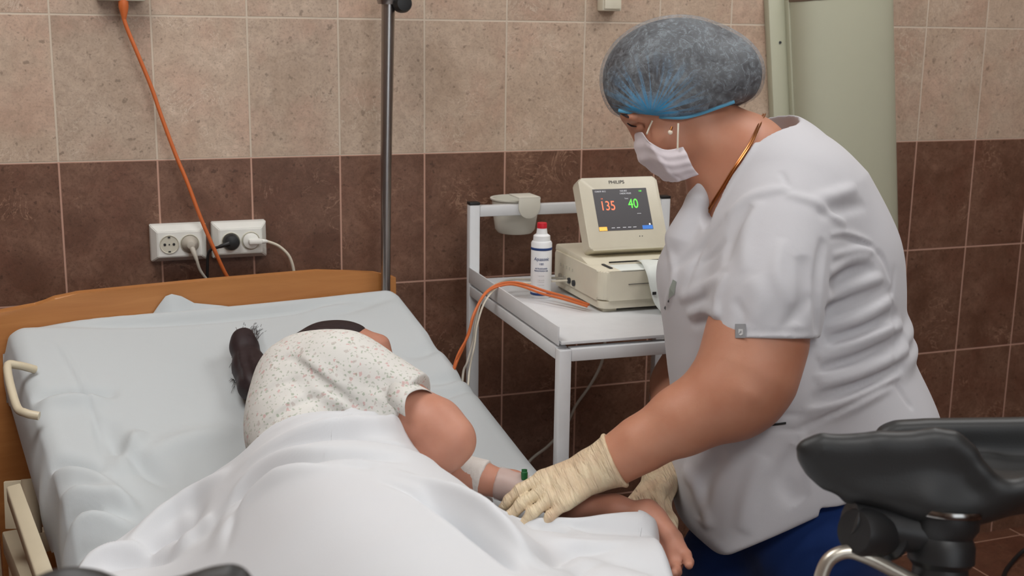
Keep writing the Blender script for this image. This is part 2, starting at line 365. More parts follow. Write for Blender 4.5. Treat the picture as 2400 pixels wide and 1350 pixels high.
# ------------------------------------------------------------------ implicit surfaces (soft organic shapes)
ER = np.array([math.cos(YAW), -math.sin(YAW), 0.]); EF = np.array([math.sin(YAW), math.cos(YAW), 0.]); EZ = np.array([0, 0, 1.])
BAS = np.stack([ER, EF, EZ])                     # a level working frame turned with the room view, 1:1 metres
def to_l(p): return BAS@(np.asarray(p, float)-CAM)
def from_l(q): return q@BAS+CAM
def smin(a, b, k):
    if k <= 0: return np.minimum(a, b)
    h = np.clip(.5+.5*(b-a)/k, 0, 1); return b+(a-b)*h-k*h*(1-h)
class SDF:
    def __init__(s, k=.03): s.ops = []; s.k = k; s.base = .25
    def _add(s, fn, lo, hi, mode, k, mg=.06): s.ops.append((fn, np.array(lo)-mg-k, np.array(hi)+mg+k, mode, k))
    def cap(s, a, ra, b=None, rb=None, sy=1.0, k=None, sub=False, sz=1.0):
        "round cone between two points; sy widens it in depth"
        k = s.k if k is None else k
        A = to_l(a); B_ = to_l(b) if b is not None else A; rb = ra if rb is None else rb
        S = np.array([1, 1/sy, 1/sz]); AS = A*S; d = (B_-A)*S; dd = max(d@d, 1e-12); point = b is None
        def fn(x, y, z):
            px = x-AS[0]; py = y/sy-AS[1]; pz = z/sz-AS[2]
            if point: return np.sqrt(px*px+py*py+pz*pz)-ra
            h = np.clip((px*d[0]+py*d[1]+pz*d[2])/dd, 0, 1)
            return np.sqrt((px-h*d[0])**2+(py-h*d[1])**2+(pz-h*d[2])**2)-(ra+(rb-ra)*h)
        R = max(ra, rb)*np.array([1, sy, sz]); s._add(fn, np.minimum(A, B_)-R, np.maximum(A, B_)+R, 'sub' if sub else 'add', k); return s
    def chain(s, pts, **kw):
        for (a, ra), (b, rb) in zip(pts, pts[1:]): s.cap(a, ra, b, rb, **kw)
        return s
    def ell(s, c, r, rot=0, k=None, sub=False):
        "ellipsoid, radii right/depth/up, rot turns it in the right/up plane (degrees, counter-clockwise)"
        k = s.k if k is None else k; c = to_l(c); r = np.array(r, float); a = math.radians(rot); ca, sa = math.cos(a), math.sin(a)
        def fn(x, y, z):
            X, Y, Z = x-c[0], y-c[1], z-c[2]; X, Z = X*ca+Z*sa, -X*sa+Z*ca
            k0 = np.sqrt((X/r[0])**2+(Y/r[1])**2+(Z/r[2])**2); k1 = np.sqrt((X/r[0]**2)**2+(Y/r[1]**2)**2+(Z/r[2]**2)**2)+1e-9
            return k0*(k0-1)/k1
        s._add(fn, c-r.max(), c+r.max(), 'sub' if sub else 'add', k); return s
    def gauss(s, pts, amp, w, taper=True):
        "soft ridge (amp > 0) or valley (amp < 0) along a line of world points"
        P = np.array([to_l(p) for p in pts]); L = np.r_[0, np.cumsum(np.linalg.norm(np.diff(P, axis=0), axis=1))]; T = L/L[-1]
        def fn(x, y, z):
            best = None
            for i in range(len(P)-1):
                d = P[i+1]-P[i]; dd = d@d+1e-12
                h = np.clip(((x-P[i][0])*d[0]+(y-P[i][1])*d[1]+(z-P[i][2])*d[2])/dd, 0, 1)
                q = (x-P[i][0]-h*d[0])**2+(y-P[i][1]-h*d[1])**2+(z-P[i][2]-h*d[2])**2; t = T[i]+(T[i+1]-T[i])*h
                if best is None: best, tt = q, t
                else: mk = q < best; best = np.where(mk, q, best); tt = np.where(mk, t, tt)
            am = amp*(np.maximum(np.sin(PI*np.clip(tt, 0, 1)), 0)**.6 if taper else 1.0)
            return am*np.exp(-best/(w*w))
        s._add(fn, P.min(0), P.max(0), 'disp', 0, mg=2.6*w); return s
    def plate(s, pts, D, half, r, k=None):
        "flat rounded plate: outline given as photo points at distance D, half thickness in depth"
        k = s.k if k is None else k; P = np.array([to_l(at(x, y, D)) for x, y in pts]); yc = P[:, 1].mean(); Q = P[:, [0, 2]]; n = len(Q)
        def fn(x, y, z):
            d2 = None; ins = None
            for i in range(n):
                a, b = Q[i], Q[(i+1) % n]; e = b-a
                h = np.clip(((x-a[0])*e[0]+(z-a[1])*e[1])/(e@e), 0, 1); q = (x-a[0]-h*e[0])**2+(z-a[1]-h*e[1])**2
                c = ((a[1] <= z) != (b[1] <= z)) & (x < (b[0]-a[0])*(z-a[1])/(b[1]-a[1]+1e-12)+a[0])
                d2 = q if d2 is None else np.minimum(d2, q); ins = c if ins is None else ins ^ c
            d = np.where(ins, -1, 1)*np.sqrt(d2)+r; w_ = np.abs(y-yc)-half+r
            return np.minimum(np.maximum(d, w_), 0)+np.sqrt(np.maximum(d, 0)**2+np.maximum(w_, 0)**2)-r
        lo = np.array([Q[:, 0].min(), yc-half, Q[:, 1].min()]); hi = np.array([Q[:, 0].max(), yc+half, Q[:, 1].max()])
        s._add(fn, lo, hi, 'add', k); return s
    def cut(s, p, n, k=.004, where=None):
        "keep the side the normal n points away from; where = (centre, radius) limits the cut"
        p = to_l(p); n = BAS@np.array(n, float); n /= np.linalg.norm(n)
        def fn(x, y, z): return (x-p[0])*n[0]+(y-p[1])*n[1]+(z-p[2])*n[2]
        lo, hi = (np.full(3, -1e3), np.full(3, 1e3)) if where is None else (to_l(where[0])-where[1], to_l(where[0])+where[1])
        s.ops.append((fn, lo, hi, 'cut', k)); return s
    def join(s, o, k):
        "add another implicit shape as a whole"
        adds = [q for q in o.ops if q[3] == 'add']; lo = np.min([q[1] for q in adds], 0); hi = np.max([q[2] for q in adds], 0)
        def fn(x, y, z):
            D = None
            for f, l, h_, mode, kk in o.ops:
                v = f(x, y, z); D = v if D is None else o._apply(D, v, mode, kk)
            return D
        s.ops.append((fn, lo-k, hi+k, 'add', k)); return s
    def _apply(s, D, v, mode, k):
        if mode == 'add': return smin(D, v, k)
        if mode == 'sub': return -smin(-D, v, k)
        if mode == 'cut': return -smin(-D, -v, k)
        return D-v
    def at(s, P):
        P = np.atleast_2d(P); D = np.full(len(P), s.base)
        for fn, lo, hi, mode, k in s.ops:
            m = np.all((P > lo) & (P < hi), axis=1)
            if m.any():
                q = P[m]; D[m] = s._apply(D[m], fn(q[:, 0], q[:, 1], q[:, 2]), mode, k)
        return D
    def hit(s, px, py, d0=1.2):
        "first point of the surface met by the line of sight through a spot of the photo"
        d = FW+(px-1200)/F_PX*RT-(py-675)/F_PX*UP; D = d0; best = (9, d0)
        while D < 3.2:
            v = s.at(to_l(CAM+D*d))[0]
            if v < best[0]: best = (v, D)
            if v < .0008: return CAM+D*d
            D += max(.001, v*.6)
        return CAM+best[1]*d
    def stroke(s, px, amp, w, sub=5):
        P, _ = catmull([np.array(p, float) for p in px], [0]*len(px), sub)
        return s.gauss(simplify([s.hit(*p) for p in P]), amp, w)
    def mesh(s, h):
        adds = [o for o in s.ops if o[3] == 'add']; lo = np.min([o[1] for o in adds], 0)-h*2; hi = np.max([o[2] for o in adds], 0)+h*2
        ax = [np.arange(lo[i], hi[i]+h, h, dtype=np.float32) for i in range(3)]
        D = np.full([len(a) for a in ax], s.base, np.float32)
        for fn, l, u, mode, k in s.ops:
            sl = []
            for i in range(3):
                a, b = np.searchsorted(ax[i], l[i]), np.searchsorted(ax[i], u[i]); sl.append(slice(a, b))
            if any(q.stop <= q.start for q in sl): continue
            v = fn(ax[0][sl[0]][:, None, None], ax[1][sl[1]][None, :, None], ax[2][sl[2]][None, None, :])
            D[tuple(sl)] = s._apply(D[tuple(sl)], v, mode, k)
        V, Fc = surface_nets(D, h); V = V+np.array([a[0] for a in ax]); return from_l(V), Fc
    def build(s, name, mat, parent, h=.005, label=None, relax=1, keep=True):
        V, Fc = s.mesh(h)
        V = relax_mesh(V, Fc, relax); me = mesh_from(name, V, Fc)
        if keep: largest_island(me)
        return link_mesh(name, me, mat, parent, True, label)
def simplify(P):
    return P
def surface_nets(D, h):
    S = D < 0; nx, ny, nz = D.shape
    c = np.zeros((nx-1, ny-1, nz-1), np.int8)
    for i in (0, 1):
        for j in (0, 1):
            for k in (0, 1): c += S[i:nx-1+i, j:ny-1+j, k:nz-1+k]
    cells = np.argwhere((c > 0) & (c < 8)); idx = np.full(c.shape, -1, np.int64); idx[tuple(cells.T)] = np.arange(len(cells))
    acc = np.zeros((len(cells), 3)); cnt = np.zeros(len(cells))
    cor = [(i, j, k) for i in (0, 1) for j in (0, 1) for k in (0, 1)]
    for a in cor:
        for ax in range(3):
            if a[ax] == 1: continue
            b = list(a); b[ax] = 1
            va = D[cells[:, 0]+a[0], cells[:, 1]+a[1], cells[:, 2]+a[2]].astype(float); vb = D[cells[:, 0]+b[0], cells[:, 1]+b[1], cells[:, 2]+b[2]].astype(float)
            m = (va < 0) != (vb < 0); t = np.where(m, va/(va-vb+1e-20*(va == vb)), 0)
            p = np.tile(np.array(a, float), (len(cells), 1)); p[:, ax] += t
            acc[m] += p[m]; cnt[m] += 1
    V = (cells+acc/cnt[:, None])*h
    quads = []
    for ax in range(3):
        o = [x for x in range(3) if x != ax]
        sl0 = [slice(1, -1)]*3; sl0[ax] = slice(0, -1); sl1 = [slice(1, -1)]*3; sl1[ax] = slice(1, None)
        A, B_ = S[tuple(sl0)], S[tuple(sl1)]; e = np.argwhere(A != B_); off = np.ones(3, int); off[ax] = 0; flip = A[tuple(e.T)]; e = e+off
        def cell(d1, d2):
            q = e.copy(); q[:, o[0]] += d1; q[:, o[1]] += d2; return idx[q[:, 0], q[:, 1], q[:, 2]]
        Q = np.stack([cell(-1, -1), cell(0, -1), cell(0, 0), cell(-1, 0)], 1)
        if ax == 1: flip = ~flip
        Q[~flip] = Q[~flip][:, ::-1]; quads.append(Q)
    return V, np.concatenate(quads)
def relax_mesh(V, Fc, n):
    for _ in range(n):
        a = np.zeros_like(V); c = np.zeros(len(V))
        for i in range(4):
            for j in (1, 3):
                np.add.at(a, Fc[:, i], V[Fc[:, (i+j) % 4]]); np.add.at(c, Fc[:, i], 1)
        V = V*.5+.5*a/c[:, None]
    return V
def mesh_from(name, V, Fc):
    me = bpy.data.meshes.new(name); me.vertices.add(len(V)); me.vertices.foreach_set('co', np.asarray(V, np.float32).ravel())
    n = len(Fc); me.loops.add(n*4); me.loops.foreach_set('vertex_index', np.asarray(Fc, np.int32).ravel())
    me.polygons.add(n); me.polygons.foreach_set('loop_start', np.arange(0, n*4, 4, dtype=np.int32)); me.polygons.foreach_set('loop_total', np.full(n, 4, np.int32))
    me.update(calc_edges=True); me.validate(); return me
def largest_island(me):
    n = len(me.vertices); e = np.empty(len(me.edges)*2, np.int32); me.edges.foreach_get('vertices', e); e = e.reshape(-1, 2)
    lab = np.arange(n)
    while True:
        m = np.minimum(lab[e[:, 0]], lab[e[:, 1]]); new = lab.copy(); np.minimum.at(new, e[:, 0], m); np.minimum.at(new, e[:, 1], m); new = new[new]
        if (new == lab).all(): break
        lab = new
    u, c = np.unique(lab, return_counts=True)
    if len(u) < 2: return
    big = u[c.argmax()]; bm = bmesh.new(); bm.from_mesh(me); bm.verts.ensure_lookup_table()
    bmesh.ops.delete(bm, geom=[bm.verts[i] for i in np.nonzero(lab != big)[0]], context='VERTS'); bm.to_mesh(me); bm.free()

# ------------------------------------------------------------------ the room
X0, X1, Y1 = -1.6, 3.6, -4.6
def structure(name, c, size, mat):
    o = MB().box(c, size).build(name, mat, None, False); o['kind'] = 'structure'; return o
structure('wall_back', ((X0+X1)/2, .05, CEIL/2), (X1-X0+.2, .1, CEIL), M['tile'])
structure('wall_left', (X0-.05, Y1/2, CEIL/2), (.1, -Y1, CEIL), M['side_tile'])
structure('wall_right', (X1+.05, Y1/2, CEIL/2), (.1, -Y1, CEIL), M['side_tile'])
structure('wall_front', ((X0+X1)/2, Y1-.05, CEIL/2), (X1-X0+.2, .1, CEIL), M['tile'])
structure('floor', ((X0+X1)/2, Y1/2, -.05), (X1-X0+.2, -Y1+.2, .1), M['floor'])
structure('ceiling', ((X0+X1)/2, Y1/2, CEIL+.05), (X1-X0+.2, -Y1+.2, .1), M['plaster'])
em, nt, bs = mat_new('lamp diffuser'); bs.inputs['Emission Color'].default_value = (1, .96, .9, 1); bs.inputs['Emission Strength'].default_value = 3
for i, (x, y, wt) in enumerate(LAMPS):
    r = empty('ceiling_lamp', (x, y, CEIL-.07), ['square white ceiling lamp panel over the bed', 'square white ceiling lamp panel behind the camera', 'square white ceiling lamp panel at the far right of the room'][i], 'lamp')
    MB().box((x, y, CEIL-.035), (1.0, 1.0, .07), bev=.006).build('housing', M['white_metal'], r)
    MB().box((x, y, CEIL-.073), (.94, .94, .006)).build('diffuser', em, r)
    ld = bpy.data.lights.new('lamp_light', 'AREA'); ld.shape = 'SQUARE'; ld.size = .94; ld.energy = wt; ld.color = (.98, .99, 1.0)
    lo = bpy.data.objects.new('lamp_light', ld); COL.objects.link(lo); lo.parent = r; lo.location = (0, 0, -.012)

wf = MB()  # made-up window behind the camera, added to give frontal fill light
for dx, dz, sx, sz in ((0, .68, 1.9, .06), (0, -.68, 1.9, .06), (-.92, 0, .06, 1.4), (.92, 0, .06, 1.4), (0, 0, .05, 1.4)): wf.box((1.2+dx, Y1+.03, 1.55+dz), (sx, .06, sz), bev=.004)
wf = wf.build('window_1', M['white_plastic'], None, False); wf['kind'] = 'structure'
gm, nt, bs = mat_new('daylit frosted pane'); bs.inputs['Emission Color'].default_value = (.85, .93, 1, 1); bs.inputs['Emission Strength'].default_value = 2  # glowing sheet that goes with the added fill light
fill_pane = MB().box((1.2, Y1+.015, 1.55), (1.8, .01, 1.3)).build('pane', gm, wf)
ld = bpy.data.lights.new('daylight', 'AREA'); ld.shape = 'RECTANGLE'; ld.size = 1.8; ld.size_y = 1.3; ld.energy = 34; ld.color = (.86, .93, 1)  # unseen area light added to brighten the back wall from the front
lo = bpy.data.objects.new('daylight', ld); COL.objects.link(lo); lo.parent = wf; lo.matrix_world = Matrix.Translation((1.2, Y1+.08, 1.55))@Matrix.Rotation(PI/2, 4, 'X')

# ------------------------------------------------------------------ the bed
def mz(v, slope=math.tan(math.radians(19))):
    "height of the mattress top: raised backrest, then flat"
    v = np.asarray(v, float); a = .91-slope*v; b = .655; k = .05; h = np.clip(.5+.5*(a-b)/k, 0, 1)
    return b+(a-b)*h+k*h*(1-h)
def umax(v): return .835-np.clip((np.asarray(v)-.72)/.42, 0, 1)*.085
BAX = (BU, BV, EZ)
bedo = empty('hospital_bed', bed(.4, .9, 0), 'hospital bed with a honey coloured wooden headboard and cream metal frame against the tiled wall', 'bed')
hb = []
for u, z in ((-.03, .20), (-.03, .915), (.0, .933), (.07, .936), (.105, .950), (.15, .955), (.40, .957), (.66, .955), (.74, .946), (.80, .938), (.845, .925), (.845, .20)):
    hb.append(bed(u, -.012, z))
MB().prism(hb, -BV*.026, bev=.003).build('headboard', M['wood'], bedo)
for s_ in (-.015, .80):
    MB().box(bed(s_, -.06, .33), (.04, .03, .66), BAX, .004).build('headboard_post', M['cream_metal'], bedo)
f = MB()
for u in (-.035, .73): f.box(bed(u+.02, 1.0, .47), (.03, 1.96, .05), BAX, .004)
for v in (.04, .7, 1.3, 1.95): f.box(bed(.37, v, .47), (.74, .03, .045), BAX, .004)
f.build('bed_frame', M['cream_metal'], bedo)
for u in (-.01, .73):
    for v in (.10, 1.86):
        MB().box(bed(u, v, .28), (.04, .04, .34), BAX, .004).build('leg', M['cream_metal'], bedo)
        MB().lathe([(0, -.014), (.05, -.014), (.05, .014), (0, .014)], bed(u, v, .05), BU, 24).build('caster', M['black'], bedo)
        MB().box(bed(u, v, .1), (.045, .04, .05), BAX, .004).build('caster_fork', M['steel'], bedo)
# backrest plate, mattress retaining loop, lift arms at the head end
MB().prism([bed(.02, .03, float(mz(.03))-.135), bed(.02, .72, float(mz(.72))-.14), bed(.02, .72, float(mz(.72))-.155), bed(.02, .03, float(mz(.03))-.15)], BU*.76).build('backrest_plate', M['cream_metal'], bedo)
MB().tube([at(82, 866, 2.25), at(40, 856, 2.22), at(17, 862, 2.2), at(38, 950, 2.14), at(60, 968, 2.12), at(92, 975, 2.12)], .0075, 12, sub=5).build('mattress_loop', M['cream_metal'], bedo)
MB().prism([at(14, 1140, 2.12), at(48, 1130, 2.12), at(134, 1360, 1.92), at(88, 1362, 1.92)], -EZ*.028, bev=.003).build('side_rail', M['cream_metal'], bedo)
b1, b2 = on_plane(12, 1215, 2, .47), on_plane(60, 1352, 2, .47)
MB().tube([b1, b2], .006, smooth=False).build('lift_rod', M['steel'], bedo)
MB().tube([at(72, 1122, 2.26), at(76, 1250, 2.25)], .017, 16, smooth=False).build('corner_sleeve', M['cream_metal'], bedo)
MB().prism([at(8, 1130, 2.26), at(60, 1126, 2.26), at(60, 1240, 2.25), at(12, 1240, 2.25)], EF*.006, bev=.001).build('corner_bracket', M['cream_metal'], bedo)

# mattress with its fitted sheet
mat_t = empty('mattress', bed(.4, .9, .5), 'mattress in a white fitted sheet with wrinkled side, raised at the head of the bed', 'mattress')
def strip(us, vs, zf, name, mat, parent):
    V = np.array([bed(u, v, zf(u, v)) for v in vs for u in us]); n = len(us)
    Fq = [(j*n+i, (j+1)*n+i, (j+1)*n+i+1, j*n+i+1) for j in range(len(vs)-1) for i in range(n-1)]
    return mesh_from(name, V, Fq)
mc = MB(); mp = [(.01, .025), (.01, .7), (.01, 1.9)]
mc.prism([bed(.05, v, float(mz(v))-.055) for v in (.03, .3, .6, .75, 1.9)]+[bed(.05, v, float(mz(v))-.13) for v in (1.9, .75, .6, .3, .03)], BU*.66)
mc.build('mattress_core', M['white'], mat_t)

class Drape:
    "cloth as a height over the bed, with ridges and valleys drawn on it"
    def __init__(s, base): s.base = base; s.f = []
    def z(s, u, v):
        u = np.asarray(u, float); v = np.asarray(v, float); z = s.base(u, v)
        for P, T, amp, w in s.f:
            best = np.full(np.broadcast(u, v).shape, 9.); tt = np.zeros_like(best)
            lo, hi = P.min(0)-3*w, P.max(0)+3*w; m = (u > lo[0]) & (u < hi[0]) & (v > lo[1]) & (v < hi[1])
            if not m.any(): continue
            uu, vv = u[m], v[m]; b = np.full(uu.shape, 9.); t_ = np.zeros_like(b)
            for i in range(len(P)-1):
                d = P[i+1]-P[i]; h = np.clip(((uu-P[i][0])*d[0]+(vv-P[i][1])*d[1])/(d@d+1e-12), 0, 1)
                q = (uu-P[i][0]-h*d[0])**2+(vv-P[i][1]-h*d[1])**2; mk = q < b; b = np.where(mk, q, b); t_ = np.where(mk, T[i]+(T[i+1]-T[i])*h, t_)
            zz = np.zeros_like(best); zz[m] = amp*np.maximum(np.sin(PI*np.clip(t_, 0, 1)), 0)**.8*np.exp(-b/(w*w)); z = z+zz
        return z
    def uv(s, px, py, d0=1.2, base=False):
        d = FW+(px-1200)/F_PX*RT-(py-675)/F_PX*UP; Ds = np.arange(d0, 3.0, .002); P = CAM+Ds[:, None]*d; W = P-BO
        u, v = W@BU, W@BV; g = P[:, 2]-(s.base(u, v) if base else s.z(u, v)); k = np.nonzero(g < 0)[0]
        i = k[0] if len(k) else np.abs(g).argmin(); return np.array([u[i], v[i]])
    def stroke(s, px, amp, w):
        P, _ = catmull([np.array(p, float) for p in px], [0]*len(px), 4)
        Q = np.array([s.uv(*p, base=True) for p in P])
        for _ in range(2): Q[1:-1] = (Q[:-2]+2*Q[1:-1]+Q[2:])/4
        L = np.r_[0, np.cumsum(np.linalg.norm(np.diff(Q, axis=0), axis=1))]
        s.f.append((Q, L/max(L[-1], 1e-6), amp, w))
def bed_top(u, v):
    z = mz(v)+0*u
    # soft sag where the patient lies, slightly crowned head end
    return z-.008*np.exp(-((u-.45)/.25)**2-((v-.6)/.4)**2)
low = Drape(bed_top)
for st in (
    ([(130, 800), (190, 910), (225, 985), (245, 1110)], -.003, .006), ([(132, 795), (192, 905), (230, 980)], .003, .008),
    ([(70, 925), (160, 925), (280, 920)], -.010, .016), ([(85, 945), (170, 940), (260, 938)], .008, .018),
    ([(90, 1100), (150, 1110), (250, 1150), (340, 1240)], .010, .02), ([(100, 1075), (160, 1085), (240, 1110)], -.010, .016),
    ([(110, 1190), (150, 1170), (230, 1180), (320, 1210)], .012, .02), ([(110, 1215), (170, 1205), (240, 1215)], -.010, .015),
    ([(130, 1270), (180, 1235), (260, 1240), (330, 1260)], .012, .018), ([(130, 1300), (190, 1275), (270, 1285)], -.010, .014),
    ([(240, 980), (270, 1040), (330, 1090), (420, 1150)], -.009, .022), ([(330, 1010), (290, 1080), (300, 1110)], .009, .02),
    ([(300, 1100), (420, 1040), (560, 1010)], .006, .03), ([(480, 760), (490, 830), (420, 960)], -.004, .05),
    ([(60, 757), (300, 760), (560, 742), (800, 712), (925, 690)], -.006, .012), ([(60, 745), (300, 748), (560, 728), (800, 700), (925, 678)], .004, .012),
    ([(950, 840), (1020, 810), (1005, 770)], -.005, .018), ([(990, 900), (1060, 880), (1100, 860)], -.006, .016), ([(970, 950), (1050, 920), (1120, 905)], -.005, .014),
    ([(700, 745), (780, 720), (850, 700)], .004, .016), ([(780, 740), (900, 700), (935, 700)], -.003, .014)):
    low.stroke(st[0], st[1]*2.3, st[2]*.85)
def fitted():
    us = np.r_[-.035, -.028, np.linspace(0, 1, 150)*1.0]
    vs = np.linspace(.0, 1.93, 330); nu = 210
    rows = []
    for v in vs:
        um = float(umax(v)); lo = .012
        t = np.linspace(-.14, um-lo+.14, nu)            # run along the cloth: side, top, side
        edge = .03
        row = []
        U = np.clip(lo+t, lo, um); over_l = np.maximum(0, -t); over_r = np.maximum(0, lo+t-um)
        Z = low.z(U, np.full(nu, v))
        # rounded corners
        dl = np.clip(1-(U-lo)/edge, 0, 1)*(t >= 0); dr = np.clip(1-(um-U)/edge, 0, 1)*(lo+t <= um)
        Z = Z-.014*(dl**2+dr**2)-.014*((over_l > 0)+(over_r > 0.))
        bul = .012*np.sin(v*34+1.3*np.sin(v*17))*(v > .30)*np.clip((v-.30)*5, 0, 1)
        Uo = U-np.sin(np.clip(over_l/.14, 0, 1)*PI)*(.010+bul*.9)-over_l*.06+np.sin(np.clip(over_r/.14, 0, 1)*PI)*.006
        Z = Z-(over_l+over_r)
        # the head edge rolls down towards the headboard
        he = np.clip(1-v/.03, 0, 1); Z = Z-.012*he**2
        rows.append(np.stack([Uo, np.full(nu, v), Z], 1))
    # head end drop
    first = rows[0].copy()
    end = [first+np.array([0, .004, 0]), ]
    R = []
    for dz in (.12, .06, .02):
        q = rows[0].copy(); q[:, 0] = np.clip(q[:, 0], 0, .835); q[:, 2] = np.maximum(q[:, 2], .87)-dz; q[:, 1] = -.004; R.append(q)
    rows = R+rows
    n = nu; V = np.array([bed(*p) for r in rows for p in r])
    Fq = [(j*n+i, (j+1)*n+i, (j+1)*n+i+1, j*n+i+1) for j in range(len(rows)-1) for i in range(n-1)]
    me = mesh_from('fitted_sheet', V, Fq); o = link_mesh('fitted_sheet', me, M['sheet'], mat_t)
    return o
fitted()
# tucked sheet corner pulled up behind the head end
pk = MB(); pp = [(355, 740), (372, 715), (388, 694), (402, 689), (425, 694), (455, 710), (520, 716), (560, 722)]
V = []; Fq = []
W_ = [on_plane(x, y, 1, 0) for x, y in pp]
for i, (x, y) in enumerate(pp):
    d = (FW+(x-1200)/F_PX*RT-(y-675)/F_PX*UP)
    # intersect with the plane just in front of the headboard
    n_ = -BV; k = ((bed(0, -.004, 0)-CAM)@n_)/(d@n_); top = CAM+k*d
    V += [top, top*1.0+BV*.008+np.array([0, 0, .0]), np.array([top[0], top[1], .865])+BV*.012]
for i in range(len(pp)-1):
    a = i*3; Fq += [(a, a+3, a+4, a+1), (a+1, a+4, a+5, a+2)]
link_mesh('sheet_corner', mesh_from('sheet_corner', np.array(V), Fq), M['sheet'], mat_t)

# ------------------------------------------------------------------ top sheet over the patient
BUMPS = [  # u, v, height over the mattress, half width
    (.42, .60, .17, .17), (.40, .68, .20, .18), (.385, .78, .215, .195), (.37, .90, .218, .21), (.365, 1.0, .205, .22), (.37, 1.12, .19, .22), (.38, 1.3, .17, .21), (.4, 1.5, .12, .2), (.42, 1.75, .08, .18)]
def body_under(u, v):
    z = mz(v)+.010+0*u; hh = np.zeros(np.broadcast(u, v).shape)
    P = np.array(BUMPS); best = None
    num = 0; den = 0
    for i in range(len(P)-1):
        a, b = P[i], P[i+1]; d = b[:2]-a[:2]; t = np.clip(((u-a[0])*d[0]+(v-a[1])*d[1])/(d@d), 0, 1)
        q = np.sqrt((u-a[0]-t*d[0])**2+(v-a[1]-t*d[1])**2); H_ = a[2]+(b[2]-a[2])*t; Wd = a[3]+(b[3]-a[3])*t
        x = q/Wd; prof = np.exp(-(x**2.6)*.9)
        hh = np.maximum(hh, H_*prof)
    # the lower arm, and the knees pushed forward
    for (au, av, bu_, bv, h, wd) in ((.62, .84, .80, 1.005, .072, .050), (.60, .98, .76, 1.10, .062, .095), (.60, 1.12, .68, 1.28, .075, .11)):
        d = np.array([bu_-au, bv-av]); t = np.clip(((u-au)*d[0]+(v-av)*d[1])/(d@d), 0, 1); q = np.sqrt((u-au-t*d[0])**2+(v-av-t*d[1])**2)
        hh = -smin(-hh, -h*np.exp(-(q/wd)**2.4), .02)
    return z+hh
top = Drape(body_under)
for st in (
    ([(560, 1130), (600, 1085), (680, 1040), (800, 1020), (930, 1040), (1010, 1075), (1100, 1135)], -.009, .013),
    ([(560, 1100), (620, 1060), (700, 1022), (810, 1003), (940, 1020), (1020, 1055), (1110, 1115)], .009, .014),
    ([(480, 1270), (540, 1180), (620, 1110), (720, 1072), (860, 1065), (960, 1085)], -.010, .014),
    ([(500, 1290), (560, 1200), (640, 1130), (740, 1090), (860, 1085)], .007, .016),
    ([(650, 1120), (760, 1085), (880, 1100)], -.005, .012),
    ([(980, 1150), (1040, 1190), (1110, 1245), (1190, 1310), (1230, 1350)], -.012, .014),
    ([(1000, 1130), (1070, 1170), (1150, 1230), (1240, 1300), (1300, 1340)], .008, .020),
    ([(1020, 1090), (1100, 1140), (1180, 1200), (1280, 1240), (1400, 1262)], -.007, .016),
    ([(1180, 1215), (1260, 1235), (1330, 1245), (1400, 1270)], .005, .012),
    ([(1230, 1330), (1300, 1300), (1380, 1290), (1460, 1285)], -.008, .018),
    ([(290, 1290), (360, 1235), (450, 1170), (540, 1110)], .010, .016), ([(330, 1300), (400, 1250), (480, 1190)], -.010, .016),
    ([(400, 1310), (450, 1260), (500, 1210)], .008, .014), ([(180, 1335), (260, 1300), (360, 1290)], .008, .012), ([(240, 1335), (320, 1315), (430, 1300)], -.008, .012),
    ([(640, 1010), (720, 985), (820, 978), (920, 992), (1010, 1045)], .004, .008), ([(450, 1170), (470, 1200), (440, 1230)], -.006, .014)):
    top.stroke(st[0], st[1]*2.7, st[2]*.85)
for px_, a_, w_ in (([(535, 1300), (555, 1200), (615, 1118), (700, 1085), (790, 1090)], -.011, .007), ([(512, 1290), (532, 1190), (598, 1098), (690, 1060), (800, 1058)], .009, .009),
    ([(880, 1128), (960, 1152), (1050, 1205), (1130, 1265), (1200, 1330)], -.014, .007), ([(905, 1104), (1000, 1138), (1092, 1192), (1180, 1258), (1262, 1330)], .012, .010),
    ([(640, 1052), (740, 1020), (860, 1016), (960, 1042), (1060, 1092), (1130, 1152)], -.008, .006), ([(405, 1195), (420, 1235), (480, 1255), (512, 1200)], -.010, .014),
    ([(1150, 1180), (1230, 1222), (1330, 1236), (1440, 1232)], -.006, .007), ([(1290, 1262), (1380, 1278), (1480, 1272)], .006, .010), ([(1240, 1345), (1340, 1328), (1470, 1322)], -.008, .010)):
    top.stroke(px_, a_, w_)
EDGE = [(172, 1346), (226, 1300), (290, 1258), (400, 1182), (500, 1110), (570, 1060), (605, 1025), (650, 990), (700, 972), (760, 965), (830, 966), (900, 975), (950, 998), (1000, 1028), (1045, 1062), (1090, 1095),
        (1130, 1135), (1160, 1165), (1200, 1190), (1250, 1205), (1330, 1213), (1430, 1204), (1480, 1200), (1515, 1204), (1535, 1222)]
